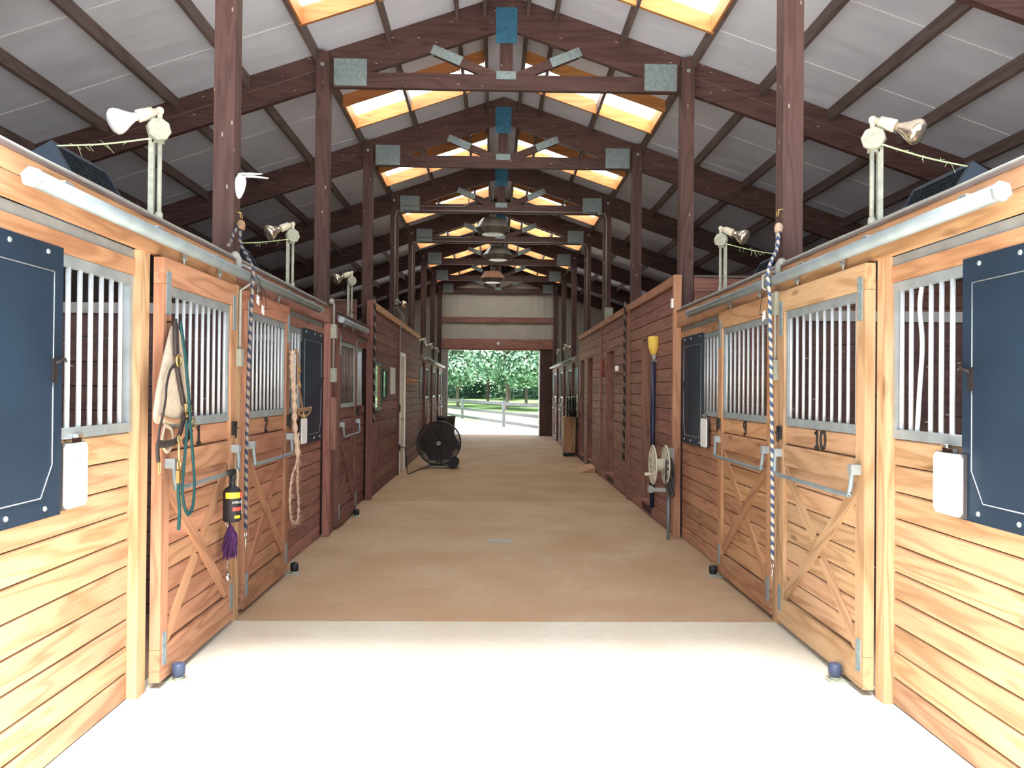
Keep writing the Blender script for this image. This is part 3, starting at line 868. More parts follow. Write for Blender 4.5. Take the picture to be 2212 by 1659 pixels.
# end walls of the tack rooms, facing the near stalls
for s, y, nm in ((-1, LY[0], 'wall_tack_left'), (1, RY[0], 'wall_tack_right')):
    m = MB(s)
    z = ZW - .02
    while z > 0:
        zb = max(0, z - .152); m.box(XB + .14, EAVE - .02, y + .02, y + .05, zb + .003, z - .003); z = zb
    structure(m.build(nm, SHADE_RED['x'] if s < 0 else RED['x']))
    m = MB(s); m.box(XB + .14, EAVE - .02, y + .005, y + .07, ZW - .018, ZW + .01); structure(m.build('trim_7', PURL['x']))
for s, y, nm in ((-1, LY[1], 'wall_tack_left_rear'), (1, RY[1], 'wall_tack_right_rear')):
    m = MB(s); m.box(XB + .0, EAVE - .02, y - .04, y - .001, 0, ZW); structure(m.build(nm, RED['x']))
# corner trim where the right wall meets the near stall front
m = MB(1); m.box(XW - .04, XW + .045, 8.625, 8.685, 0, ZW); structure(m.build('trim_8', TAN['z'], bevel=.004))
m = MB(-1); m.box(XW - .04, XW + .045, 11.40, 11.475, 0, ZW); structure(m.build('trim_9', SHADE_RED['z'], bevel=.004))

# ------------------------------------------------------------------ far stalls past the tack rooms
for s, ys in ((-1, [(20.1, 21.3), (22.5, 23.7), (24.9, 26.1)]), (1, [(19.9, 21.1), (22.4, 23.6), (24.8, 26.0)])):
    for i, (a, b) in enumerate(ys):
        stall_door(s, a, b, SHADE_RED, f'distant dark stall door with bright plates, {ORD[i]} past the {"white" if s < 0 else "narrow"} doorway{"" if s < 0 else "s"} on the {SIDE[s]}', None, detail=False, bars=8)
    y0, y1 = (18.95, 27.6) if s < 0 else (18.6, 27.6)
    t = thing('stall_front', f'distant shaded red stall front under the far pipe track on the {SIDE[s]}', 'stall front', (s * 1.95, (y0 + y1) / 2, 0), 'stall fronts beside the aisle')
    m = MB(s); boards(m, 1.90, 1.93, y0, y1, 0, 1.355, .1355); boards(m, 1.90, 1.93, y0, y1, 2.16, 2.46, .15); m.build('board_panel', SHADE_RED['y'], t)
    m = MB(s)
    for y in (y0 + .3, 21.6, 24.2, 26.6): m.box(1.897, 1.932, y, y + .10, 0, 2.46)
    m.build('jamb', DARK['z'], t)
    m = MB(s)
    yy = y0 + .1
    while yy < y1 - .1:
        m.cyl((1.915, yy, 1.355), (1.915, yy, 2.16), .009, 6); yy += .12
    o = m.build('bars', GALV, t); o['kind'] = 'stuff'
    track(s, 19.6 if s < 0 else 19.3, 27.0, f'distant pale pipe track over the far stall doors on the {SIDE[s]}')

# ------------------------------------------------------------------ flood lamps on short conduit poles
def flood_lamp(s, y, label, h=.43, mirror=False, small=False, x=1.905, zb=2.464):
    t = thing('flood_lamp', label, 'flood lamp', (s * x, y, zb), 'flood lamps on the stall fronts')
    m = MB(s); m.cyl((x, y, zb), (x, y, zb + h), .012, 10); m.lathe([(.02, 0), (.02, .05), (.014, .06)], (x, y, zb), n=10)
    m.build('pole', PAINT, t)
    m = MB(s); m.box(x + .028, x + .056, y - .012, y + .012, zb, zb + h + .12); m.build('strut', PAINT, t, bevel=.003)
    m = MB(s); m.lathe([(.057, -.022), (.062, -.016), (.062, .016), (.057, .022)], (x - .002, y - .022, zb + h + .055), (.62, .78, 0), 8, True)
    m.box(x - .012, x + .036, y - .012, y + .03, zb + h - .01, zb + h + .115)
    m.build('junction_box', PAINT, t, bevel=.003)
    d = Vector((.72, -.52, -.42)).normalized()
    p = Vector((x, y - .005, zb + h + .16))
    m = MB(s); m.cyl((x, y - .005, zb + h + .10), p, .014, 10); m.ball(p, .022, 8); q = p + d * .035
    m.tube([p, q, q + d * .004, q + d * .085, q + d * .09], [.018, .02, .031, .034, .028], 14); m.build('socket', CREAMP, t)
    q = q + d * .09
    m = MB(s); prof = [(.020, 0), (.024, .02), (.037, .045), (.058, .080), (.068, .104), (.066, .122), (.05, .138), (.02, .147)]
    m.lathe(prof, q, d, 20); m.build('bulb', GLASSBULB if mirror else REFLECT, t)
    return t
flood_lamp(-1, 4.30, 'flood lamp with white frosted bulb, nearest on the left stall front', .44, True)
flood_lamp(-1, 7.12, 'flood lamp on the left stall front above door 2', .42)
flood_lamp(-1, 10.05, 'flood lamp above the third left door by the tack room', .42)
flood_lamp(1, 4.20, 'flood lamp with gold mirrored bulb, nearest on the right above door 10', .42)
flood_lamp(1, 7.05, 'flood lamp on the right stall front above door 9', .42)
for s, y, i in ((-1, 20.6, 0), (-1, 22.9, 1), (-1, 25.2, 2), (1, 22.8, 0), (1, 25.4, 1)):
    flood_lamp(s, y, f'distant flood lamp above the far {SIDE[s]} stalls, {ORD[i]} past the tack room', .28, zb=2.464)

# lamp on the fourth left post
t = thing('wall_lamp', 'clear bulb lamp on a bracket on the fourth left post over the white door', 'lamp', (-1.93, YK[3], 3.2), None)
m = MB(); m.box(-1.96, -1.90, YK[3] - .055, YK[3] - .001, 3.17, 3.27); m.build('box', PAINT, t, bevel=.004)
m = MB(); m.tube([(-1.92, YK[3] - .05, 3.22), (-1.88, YK[3] - .14, 3.20), (-1.83, YK[3] - .20, 3.17)], .02, 8); m.build('arm', PAINT, t)
m = MB(); m.lathe([(.02, 0), (.04, .04), (.065, .09), (.06, .12), (.02, .14)], (-1.83, YK[3] - .20, 3.17), (.45, -.8, -.2), 14); m.build('bulb', REFLECT, t)

# ------------------------------------------------------------------ black box fans tied back over the stalls
def stall_fan(s, y0, label, lab2, lamp_y):
    t = thing('box_fan', label, 'fan', (s * 2.05, y0 + .3, 2.49), 'black fans tied over the stalls')
    xb, zb = 2.175, 2.36 + (.05 if s < 0 else 0); ang = math.radians(60)
    ux, uz = math.cos(ang), math.sin(ang)          # up the leaning face
    nx, nz = -uz, ux                               # out of the face, to the aisle
    def P(u, y, n): return (xb + ux * u + nx * n, y, zb + uz * u + nz * n)
    w, h, d = .60, .55, .30
    y1 = y0 + w
    def bx(m, u0, u1, a, b, n0, n1):
        m.hexa([P(u0, a, n0), P(u1, a, n0), P(u1, b, n0), P(u0, b, n0), P(u0, a, n1), P(u1, a, n1), P(u1, b, n1), P(u0, b, n1)])
    m = MB(s)
    bx(m, 0, h, y0, y0 + .03, -d, 0); bx(m, 0, h, y1 - .03, y1, -d, 0); bx(m, 0, .03, y0 + .03, y1 - .03, -d, 0); bx(m, h - .03, h, y0 + .03, y1 - .03, -d, 0)
    bx(m, .03, h - .03, y0 + .002, y0 + .028, -d + .01, -.01)
    m.build('housing', BLACKP, t)
    m = MB(s)
    for a in (y0 + .1, y1 - .16): m.box(1.936, xb + .02, a, a + .05, zb - .02, zb + .015)
    m.build('hanger_bar', DARKMET, t)
    m = MB(s)
    for i in range(16):
        u = .045 + i * .034; bx(m, u, u + .004, y0 + .03, y1 - .03, -.012, -.006)
        v = y0 + .045 + i * .034; bx(m, .03, h - .03, v, v + .004, -.006, -.001)
    m.build('grille', DUSTBLACK, t)
    m = MB(s); c = Vector(P(h / 2, y0 + w / 2, -.085)); N_ = Vector((nx, 0, nz))
    m.lathe([(.06, -.03), (.06, .03)], c, N_, 14)
    m.build('hub', BLACK, t)
    for k in range(5):
        a = 2 * PI * k / 5 + .3
        m = MB(s)
        def Q(r, th, n): return (c.x + (ux * math.cos(th)) * r + nx * n, c.y + math.sin(th) * r, c.z + uz * math.cos(th) * r + nz * n)
        m.hexa([Q(.05, a - .25, -.02), Q(.25, a - .30, -.03), Q(.25, a + .30, .03), Q(.05, a + .25, .02), Q(.05, a - .25, -.015), Q(.25, a - .30, -.025), Q(.25, a + .30, .035), Q(.05, a + .25, .025)])
        m.build('blade', DUSTBLACK, t)
    # string to the lamp pole
    p = Vector(P(h - .03, y0 + .02, .0)); q = Vector((1.93, lamp_y - .055, 2.90))
    m = MB(s)
    mid = (p + q) / 2; mid.z -= .01
    m.tube(spline([p, mid, q], 6), .0045, 6)
    for i in range(14):
        f = .15 + .7 * random.random(); a = p.lerp(q, f) - Vector((0, 0, .01 * (1 - abs(2 * f - 1)))); b = a + Vector((random.uniform(-.03, .03), random.uniform(-.03, .03), random.uniform(-.06, .02)))
        m.tube([a, b], .0012, 4)
    tag(m.build('twine', STRING), lab2, 'twine', 'twines holding the fans')
stall_fan(-1, 4.25, 'black box fan leaning back over the nearest left stall', 'pale green twine tying the nearest left fan to its lamp pole', 4.30)
stall_fan(1, 4.20, 'black box fan leaning back over the nearest right stall', 'pale green twine tying the nearest right fan to its lamp pole', 4.20)
stall_fan(-1, 7.05, 'black box fan leaning back over the stall of door 2', 'thin twine tying the fan above door 2 to its lamp pole', 7.12)
stall_fan(1, 7.0, 'black box fan leaning back over the stall of door 9', 'thin twine tying the fan above door 9 to its lamp pole', 7.05)

# ------------------------------------------------------------------ conduit along the stall front tops with switch boxes
def conduit(s, label, run, drop, boxes, x=1.856):
    t = thing('electrical_conduit', label, 'conduit', (s * x, drop, 2.5), 'grey electrical conduits')
    m = MB(s)
    pts = [(1.893, run[0], 2.478)]
    y = run[0]
    while y < run[1] - .2:
        y += .28; pts.append((1.893 + random.uniform(-.004, .004), y, 2.478 + random.uniform(-.002, .002)))
    m.tube(spline(pts, 3), .0135, 8); m.build('pipe', GREYPL, t)
    m = MB(s); m.tube([(1.893, drop, 2.482), (1.87, drop, 2.49), (x, drop, 2.46), (x, drop, 2.42), (x - .018, drop, 2.40)], .024, 10); m.ball((1.88, drop, 2.485), .033, 10); m.build('elbow', GREYPL, t)
    m = MB(s); zb = min(z for z, h in boxes)
    m.tube([(x - .012, drop, 2.43), (x - .105, drop, 2.39), (x - .105, drop, 2.31), (x - .016, drop, 2.25), (x - .016, drop, zb)], .010, 8); m.build('drop_pipe', GREYPL, t)
    for z, h in boxes:
        m = MB(s); m.box(x - .036, x - .004, drop - .035, drop + .035, z - h / 2, z + h / 2); m.build('switch_box', PAINT, t, bevel=.005)
conduit(-1, 'grey conduit along the left stall tops dropping between doors 1 and 2', (2.6, 8.5), 5.475, [(1.79, .12)])
conduit(1, 'grey conduit along the right stall tops dropping between doors 9 and 10', (2.6, 8.5), 5.465, [(2.20, .16), (1.74, .14)])
t = thing('electrical_conduit', 'grey conduit with two switch boxes beside the third left door', 'conduit', (-1.87, 8.61, 2.5), 'grey electrical conduits')
m = MB(-1); m.tube([(1.862, 8.61, 2.52), (1.835, 8.61, 2.50), (1.835, 8.61, 1.72)], .010, 8); m.ball((1.86, 8.61, 2.525), .03, 10); m.build('pipe', GREYPL, t)
for z in (2.20, 1.73):
    m = MB(-1); m.box(1.802, 1.859, 8.572, 8.648, z - .075, z + .075); m.build('switch_box', PAINT, t, bevel=.005)
m = MB(-1); m.box(1.80, 1.858, 8.585, 8.655, .93, 1.46); m.prism([(1.80, 8.585, 1.46), (1.858, 8.585, 1.46), (1.858, 8.655, 1.46), (1.80, 8.655, 1.46)], (0, 0, .03))
tag(m.build('wood_block', RED['z'], bevel=.006), 'upright red-brown wood block on the post beside the third left door', 'block')

# conduits on posts and truss chords
for s, k, lab in ((-1, 3, 'thin conduit running up the fourth left post'), (1, 3, 'thin conduit running up the fourth right post from a grey box'), (-1, 4, 'thin conduit running up the fifth left post'), (1, 4, 'thin conduit running up the fifth right post')):
    y = YK[k]; m = MB(s)
    m.tube([(XP + .05, y - .012, 2.88), (XP + .05, y - .012, 4.82), (XP + .02, y - .014, 4.93), (XP - .1, y + .03, 4.925)], .011, 8)
    tag(m.build('post_conduit', GREYPL), lab, 'conduit', 'conduits on the aisle posts')
for k in (3, 4):
    y = YK[k] + PW - .012
    m = MB(); m.tube([(-1.86, y - .01, 4.975), (-.3, y - .01, 4.972), (.6, y - .01, 4.972), (1.83, y - .01, 4.975)], .011, 8)
    m.tube([(-1.86, y - .01, 5.06), (-.75, y - .01, 5.055), (-.62, y - .012, 5.10), (-.60, y - .012, 5.40)], .010, 8)
    tag(m.build('truss_conduit', GREYPL), f'thin conduit along the bottom chord of the {ORD[k]} roof truss', 'conduit', 'conduits on the truss chords')
m = MB(); m.box(1.96, 2.11, YK[3] - .10, YK[3] - .002, 2.88, 3.15)
tag(m.build('fuse_box', PAINT, bevel=.006), 'grey electrical box on the fourth right post above the board wall', 'electrical box')

# ------------------------------------------------------------------ hanging dome lights
for k, lab, dx in ((3, 'wide octagonal lamp hanging under the fourth truss', -.16), (4, 'octagonal lamp hanging under the fifth truss', -.04), (5, 'octagonal lamp with upper shade coloured as if orange-lit, hanging under the sixth truss', -.17)):
    y = YK[k] + PW + .42
    t = thing('pendant_lamp', lab, 'ceiling lamp', (dx, y, 4.60), 'pendant lamps over the aisle')
    dz = (.02, .03, -.08)[k - 3]
    m = MB(); m.lathe([(.22, .30 + dz), (.34, .13 + dz), (.345, .11 + dz), (.335, .11 + dz), (.21, .295 + dz)], (dx, y, 4.60), n=10, facet=True); m.build('shade', TAN['z'] if k == 5 else LAMPG, t)  # orange light on the sixth truss lamp is put into its shade colour
    m = MB(); m.lathe([(.343, .11 + dz), (.22, .0 + dz), (.05, -.012 + dz)], (dx, y, 4.60), n=10, facet=True); m.build('lens', LAMPG, t)
    m = MB(); m.lathe([(.07, .30 + dz), (.07, .42 + dz)], (dx, y, 4.60), n=12); m.cyl((dx, y, 5.01 + dz), (dx, y, 5.86), .008, 8)
    m.build('ballast', PAINT, t)

# ------------------------------------------------------------------ white antenna pod and cross-tie ropes on the first posts
t = thing('antenna_pod', 'white teardrop radio pod with two antennas on the first left post', 'antenna', (-1.925, 5.64, 2.9), None)
m = MB(); m.lathe([(.004, -.085), (.018, -.07), (.032, -.03), (.040, .02), (.038, .055), (.026, .078), (.006, .085)], (-1.905, 5.64, 3.0), (.10, 0, 1), 16); m.build('pod', WHITE, t)
for a, z in ((0, 3.093), (1, 3.07)):
    m = MB(); x0 = -1.915 + a * .03; y = 5.64 - a * .02
    m.tube([(x0, y, z - .03), (x0, y, z), (x0 + .02, y, z), (x0 + .08, y, z), (x0 + .165 + a * .02, y, z - a * .012)], [.006, .006, .007, .009, .004], 8); m.build('antenna', WHITE, t)
def resample(P, step):
    out = [P[0]]; acc = 0.0
    for a, b in zip(P, P[1:]):
        L_ = (b - a).length; n = max(1, int(L_ / step))
        for i in range(1, n + 1): out.append(a.lerp(b, i / n))
    return out
def crosstie(s, label, ring, pts, pts2, snap, rm):
    t = thing('rope', label, 'rope', (s * ring[0], ring[1], snap), 'cross-tie ropes on the first posts')
    m = MB(s); R = .022
    m.tube([(ring[0] + .0, ring[1] + R * math.cos(a), ring[2] + R * math.sin(a)) for a in [2 * PI * i / 14 for i in range(14)]], .004, 6, closed=True)
    m.tube([(ring[0], ring[1], ring[2] + .02), (ring[0] + .05, ring[1] + .004, ring[2] + .03)], .005, 6)
    m.build('ring', BRASS, t)
    m = MB(s); m.tube(resample(spline(pts, 10), .008), .0125, 8, twist=16); m.build('strand', rm, t)
    m = MB(s); m.tube(resample(spline(pts2, 8), .008), .0115, 8, twist=16); m.build('strand', rm, t)
    m = MB(s); k = pts[0]; m.ball((k[0], k[1], k[2] + .01), .032, 10, (1, .9, 1.2)); m.tube([(k[0] - .02, k[1], k[2] - .02), (k[0] + .0, k[1] - .03, k[2]), (k[0] + .02, k[1], k[2] - .015)], .014, 6, twist=11); m.build('knot', LEATHER if s < 0 else FRAY, t)
    e = Vector(pts[-1])
    m = MB(s); m.tube([(e.x, e.y + .02 * math.cos(a), e.z - .035 + .022 * math.sin(a)) for a in [2 * PI * i / 12 for i in range(12)]], .0045, 6, closed=True)
    m.tube([(e.x, e.y, e.z - .06), (e.x, e.y + .006, e.z - .10), (e.x, e.y - .004, e.z - .145)], [.009, .006, .004], 8); m.build('snap', CHROME, t)
crosstie(-1, 'twisted blue and white rope hanging from a ring on the first left post', (1.90, 5.66, 2.80),
         [(1.895, 5.64, 2.72), (1.885, 5.60, 2.60), (1.80, 5.52, 2.47), (1.752, 5.47, 2.38), (1.755, 5.46, 2.25), (1.775, 5.47, 1.8), (1.785, 5.47, 1.2), (1.785, 5.47, .62)],
         [(1.905, 5.62, 2.72), (1.915, 5.56, 2.66), (1.915, 5.48, 2.58), (1.90, 5.40, 2.545)], .47, ROPED)
crosstie(1, 'twisted blue and white rope doubled from a snap on the first right post', (1.90, 5.60, 2.86),
         [(1.90, 5.58, 2.74), (1.87, 5.52, 2.60), (1.79, 5.42, 2.48), (1.75, 5.36, 2.38), (1.76, 5.35, 2.2), (1.775, 5.35, 1.6), (1.785, 5.35, 1.0), (1.79, 5.35, .45)],
         [(1.905, 5.62, 2.74), (1.885, 5.58, 2.60), (1.80, 5.46, 2.47), (1.76, 5.385, 2.38), (1.765, 5.37, 2.25)], .30, ROPE)
for s, y, k, labs in ((-1, 5.50, 2.20, ('white tag on black cord by the left rope, upper of two', 'white tag on black cord by the left rope, lower of two')), (1, 5.42, 2.12, ('white tag on black cord beside the right blue and white rope',))):
    for i, lab in enumerate(labs):
        t = thing('tag', lab, 'tag', (s * 1.76, y + .12 * i, k), 'white tags on cords')
        z = k - .055 * i; x = 1.735; yy = y + .12 * i - (.0 if s < 0 else .05)
        m = MB(s); m.hexa([(x, yy, z - .03), (x + .004, yy, z - .03), (x + .004, yy + .055, z - .045), (x, yy + .055, z - .045), (x, yy + .01, z + .025), (x + .004, yy + .01, z + .025), (x + .004, yy + .065, z + .01), (x, yy + .065, z + .01)]); m.build('card', WHITE, t)
        m = MB(s); m.tube(spline([(x + .002, yy + .04, z), (x - .008, yy + .08, z + .01), (x, yy + .05, z + .12), (x + .02, yy + .0, z + .17)], 6), .003, 6); m.build('cord', BLACK, t)

# ------------------------------------------------------------------ things on door 1
def puffy(m, pts, x, depth, rings=(1, .97, .85, .62, .35)):
    """cushion over a (y, z) outline, bulging to the aisle and back"""
    cy = sum(p[0] for p in pts) / len(pts); cz = sum(p[1] for p in pts) / len(pts)
    P = [Vector((p[0], p[1], 0)) for p in pts]; P = spline(P + [P[0]], 4)[:-1]
    r0 = random.random()
    for sg in (1, -1):
        R = []
        for k in rings:
            d = depth * math.sqrt(max(0, 1 - k * k)) * sg
            R.append([m.bm.verts.new((m.s * (x - d), cy + (p.x - cy) * k, cz + (p.y - cz) * k)) for p in P])
        for A, B in zip(R, R[1:]):
            for i in range(len(P)): m.face([A[i], A[(i + 1) % len(P)], B[(i + 1) % len(P)], B[i]], r0, True)
        m.face(R[-1], r0, True)
    bmesh.ops.remove_doubles(m.bm, verts=m.bm.verts, dist=1e-5)
def strap(m, pts, x, w=.014, n=5):
    P = spline([(x + (p[2] if len(p) > 2 else 0), p[0], p[1]) for p in pts], n)
    m.tube(P, w * 1.08, 8, flat=((1, 0, 0), .42))
m = MB(-1); m.tube([(1.835, 4.255, 1.93), (1.80, 4.255, 1.93), (1.785, 4.255, 1.945)], .006, 6)
tag(m.build('hook', DARKMET), 'small dark hook on the stile of door 1 holding the halter', 'hook')
t = thing('fly_mask', 'cream canvas fly mask hanging on door 1 behind the halter', 'fly mask', (-1.81, 4.26, 1.4), None)
m = MB(-1); puffy(m, [(4.23, 1.907), (4.33, 1.899), (4.395, 1.78), (4.47, 1.68), (4.50, 1.55), (4.47, 1.408), (4.30, 1.385), (4.143, 1.397), (4.03, 1.415), (4.054, 1.552), (4.106, 1.67), (4.167, 1.792)], 1.805, .028); m.build('cloth', CANVAS, t)
m = MB(-1); strap(m, [(4.06, 1.44), (4.16, 1.415), (4.28, 1.408), (4.40, 1.42)], 1.775, .010); m.build('hem', LEATHER, t)
m = MB(-1); m.tube(spline([(1.80, 4.16, 1.40), (1.80, 4.12, 1.31), (1.80, 4.18, 1.25), (1.80, 4.26, 1.29), (1.80, 4.24, 1.36), (1.80, 4.17, 1.385)], 6), .011, 8, flat=((1, 0, 0), .5)); m.build('strap', CANVAS, t)
t = thing('halter', 'dark leather halter with brass fittings hanging on door 1', 'halter', (-1.78, 4.2, 1.25), 'horse halters on the left doors')
m = MB(-1); strap(m, [(4.215, 1.925, .01), (4.20, 1.88), (4.205, 1.82), (4.215, 1.751)], 1.768, .024); m.build('crown_strap', STRAP, t)
m = MB(-1); strap(m, [(4.215, 1.70), (4.26, 1.601), (4.318, 1.489)], 1.765, .019); m.build('cheek_strap', STRAP, t)
m = MB(-1); strap(m, [(4.19, 1.70), (4.13, 1.675), (4.085, 1.60), (4.075, 1.529), (4.045, 1.448), (4.005, 1.369), (3.985, 1.278)], 1.765, .010); m.build('jaw_strap', STRAP, t)
m = MB(-1); strap(m, [(3.985, 1.305), (4.069, 1.296), (4.19, 1.299), (4.255, 1.331), (4.33, 1.439)], 1.765, .018); m.build('nose_strap', STRAP, t)
m = MB(-1); strap(m, [(4.345, 1.439), (4.418, 1.39), (4.40, 1.33), (4.32, 1.291)], 1.765, .020); m.build('nose_strap', STRAP, t)
m = MB(-1); strap(m, [(3.99, 1.31), (3.985, 1.27), (3.995, 1.215)], 1.765, .016); m.build('chin_strap', STRAP, t)
m = MB(-1); m.tube([(1.757, 4.215 + .030 * math.cos(a), 1.725 + .030 * math.sin(a)) for a in [2 * PI * i / 16 for i in range(16)]], .006, 6, closed=True)
m.lathe([(.024, 0), (.018, .006)], (1.762, 4.215, 1.725), (-1, 0, 0), 14); m.build('ring', BRASS, t)
m = MB(-1); c = [(4.29, 1.49), (4.36, 1.515), (4.385, 1.455), (4.315, 1.425)]
m.tube([(1.752, *p) for p in c], .0065, 6, closed=True); m.tube([(1.750, 4.31, 1.455), (1.750, 4.375, 1.485)], .005, 6)
c = [(4.385, 1.40), (4.43, 1.42), (4.445, 1.375), (4.40, 1.355)]; m.tube([(1.752, *p) for p in c], .0055, 6, closed=True)
m.build('buckle', BRASS, t)
m = MB(-1); m.tube([(1.762, 4.0 + .012 * math.cos(a), 1.18 + .035 * math.sin(a)) for a in [2 * PI * i / 12 for i in range(12)]], .005, 6, closed=True); m.build('snap', BRASS, t)
t = thing('lead_rope', 'teal green lead rope looped over the halter on door 1', 'lead rope', (-1.75, 4.3, .84), 'lead ropes on the left doors')
m = MB(-1); strap(m, [(4.235, 1.93, .02), (4.245, 1.771), (4.272, 1.674), (4.305, 1.552), (4.325, 1.452), (4.348, 1.326), (4.385, 1.172), (4.405, 1.043), (4.380, 0.933), (4.323, 0.905), (4.265, 0.952), (4.238, 1.042), (4.25, 1.161), (4.275, 1.281), (4.288, 1.403)], 1.738, .0135)
m.build('rope', GREEN, t)
m = MB(-1); strap(m, [(4.195, 1.107), (4.195, 1.021), (4.211, 0.946), (4.202, 0.839)], 1.742, .0155); m.build('tail', GREEN, t)
m = MB(-1); m.tube([(1.745, 4.196, 1.30), (1.742, 4.192, 1.24), (1.742, 4.194, 1.20)], [.006, .008, .006], 8)
m.tube([(1.742, 4.196 + .019 * math.cos(a), 1.178 + .022 * math.sin(a)) for a in [2 * PI * i / 14 for i in range(14)]], .005, 6, closed=True)
m.box(1.733, 1.750, 4.178, 4.214, 1.085, 1.15); m.tube([(1.745, 4.20 + .016 * math.cos(a), 1.315 + .018 * math.sin(a)) for a in [2 * PI * i / 14 for i in range(14)]], .0045, 6, closed=True)
m.build('snap', BRASS, t)
# spray bottle
t = thing('spray_bottle', 'black spray bottle with yellow and red label hooked on the handle of door 1', 'spray bottle', (-1.76, 5.06, .745), None)
bx_, by = 1.745, 5.06
m = MB(-1); m.lathe([(.048, 0), (.056, .008), (.057, .15), (.056, .185), (.042, .207), (.020, .222), (.018, .25), (.020, .262)], (bx_, by, .745), n=22); m.build('bottle', BLACK, t)
m = MB(-1); m.lathe([(.019, .255), (.021, .285), (.017, .30)], (bx_, by, .745), n=14); m.box(bx_ - .013, bx_ + .013, by - .062, by + .035, 1.04, 1.072); m.beam((bx_, by - .02, 1.045), (bx_, by - .048, .985), .012, .012, (1, 0, 0)); m.box(bx_ - .008, bx_ + .008, by - .075, by - .06, 1.045, 1.064); m.build('trigger', BLACK, t, bevel=.003)
def arc_label(name, mat, z0, z1, a0, a1, r=.0579, mm=None):
    m = MB(-1); n = 12
    for i in range(n):
        t0 = a0 + (a1 - a0) * i / n; t1 = a0 + (a1 - a0) * (i + 1) / n
        f = lambda th, rr, z: (bx_ - rr * math.cos(th), by + rr * math.sin(th), z)
        m.hexa([f(t0, r - .001, z0), f(t0, r, z0), f(t1, r, z0), f(t1, r - .001, z0), f(t0, r - .001, z1), f(t0, r, z1), f(t1, r, z1), f(t1, r - .001, z1)], .5)
    return m.build(name, mat, t)
arc_label('label', YLAB, .893, .930, -2.0, -.35); arc_label('label', RLAB, .893, .930, -.35, .15)
arc_label('label', WHITE, .79, .928, .16, .50); arc_label('label', RLAB, .815, .838, -1.2, -.1); arc_label('label', YLAB, .768, .786, -1.0, -.3)
fc = bpy.data.curves.new('lettering', 'FONT'); fc.body = 'SHIELD'; fc.size = .021; fc.extrude = .0006; fc.align_x = 'CENTER'
fo = bpy.data.objects.new('lettering', fc); COL.objects.link(fo); fc.materials.append(SILVERTXT)
bpy.context.view_layer.update()
me_ = bpy.data.meshes.new_from_object(fo.evaluated_get(bpy.context.evaluated_depsgraph_get())); bpy.data.objects.remove(fo); fo = bpy.data.objects.new('lettering', me_); COL.objects.link(fo); fo.parent = t
fo.rotation_euler = (PI / 2, 0, PI / 2 - .75); fo.location = Vector((-bx_ + .0590 * math.cos(.75), by - .0590 * math.sin(.75), .862)) - WORLD[t.name]
m = MB(-1); m.tube(spline([(bx_, by + .03, 1.06), (bx_, by + .07, 1.068), (bx_ - .004, by + .095, 1.03), (bx_, by + .097, .96), (bx_, by + .09, .93)], 6), .0042, 6); m.build('tube', CREAMP, t)
# purple brush under the bottle
t = thing('brush', 'purple tassel brush hanging below the black spray bottle', 'brush', (-1.77, 5.15, .53), None)
m = MB(-1); m.tube([(1.80, 5.135, .80), (1.79, 5.145, .74), (1.785, 5.15, .70)], .007, 8); m.build('handle', BLACK, t)
m = MB(-1)
for i in range(260):
    a = random.uniform(0, 2 * PI); r = .055 * math.sqrt(random.random()); l = random.uniform(.14, .23)
    c0 = Vector((1.785, 5.15, .715)); p1 = c0 + Vector((math.cos(a) * r * .7 - .005, math.sin(a) * r * .8, -l * .5)); p2 = c0 + Vector((max(-.05, min(.04, math.cos(a) * r * .9)), math.sin(a) * r * 1.35, -l))
    m.tube([c0, p1, p2], [.004, .0035, .0015], 4, caps=False)
o = m.build('bristles', PURPLE, t); o['kind'] = 'stuff'
m = MB(-1); m.cyl((1.815, 5.185, .70), (1.815, 5.19, .385), .0065, 10); m.lathe([(.012, -.014), (.026, -.008), (.028, .004), (.018, .016)], (1.81, 5.19, .36), (-1, 0, .2), 16); m.tube([(1.815, 5.185, .70), (1.838, 5.185, .71)], .006, 6)
tag(m.build('latch_rod', CHROME), 'chrome rod with round end hanging low on door 1', 'rod')

# ------------------------------------------------------------------ card holders on the stall fronts
def card(s, y0, y1, z0, z1, x, label, note=False):
    t = thing('card_holder', label, 'card holder', (s * x, (y0 + y1) / 2, z0), 'white stall card holders')
    m = MB(s); m.box(x - .016, x, y0 - .004, y1 + .004, z0 - .004, z1 + .002); m.build('backing', SOLAR, t, bevel=.004)
    m = MB(s); e = x - .0165
    c = .02
    m.prism([(e, y0 + c, z0), (e, y1 - c, z0), (e, y1, z0 + c), (e, y1, z1 - c), (e, y1 - c, z1), (e, y0 + c, z1), (e, y0, z1 - c), (e, y0, z0 + c)], (-.012, 0, 0)); m.build('sheet', WHITE, t, bevel=.003)
    m = MB(s); m.box(x - .03, x - .004, (y0 + y1) / 2 - .05, (y0 + y1) / 2 + .03, z1 + .004, z1 + .022); m.cyl((x - .02, (y0 + y1) / 2 - .01, z1 + .03), (x - .02, (y0 + y1) / 2 + .05, z1 + .03), .009, 10); m.build('clip', CHROME, t, bevel=.003)
    if note:
        m = MB(s)
        for z, a, b in ((z1 - .06, .10, .13), (z1 - .075, .10, .135), (z1 - .09, .10, .125), (z1 - .10, .03, .06)): m.box(x - .0292, x - .0284, y0 + a, y0 + b, z - .002, z + .002)
        m.build('print', GREYPL, t)
card(-1, 3.435, 3.615, 1.058, 1.338, 1.948, 'white card holder at the corner of the nearest left black panel', True)
card(1, 3.365, 3.575, 1.055, 1.325, 1.924, 'white card holder at the corner of the nearest right black panel')
card(-1, 7.50, 7.70, 1.06, 1.30, 1.924, 'white card holder under the bars between door 2 and switch boxes')
card(1, 7.46, 7.66, 1.06, 1.33, 1.924, 'white card holder under the black panel beside door 9')

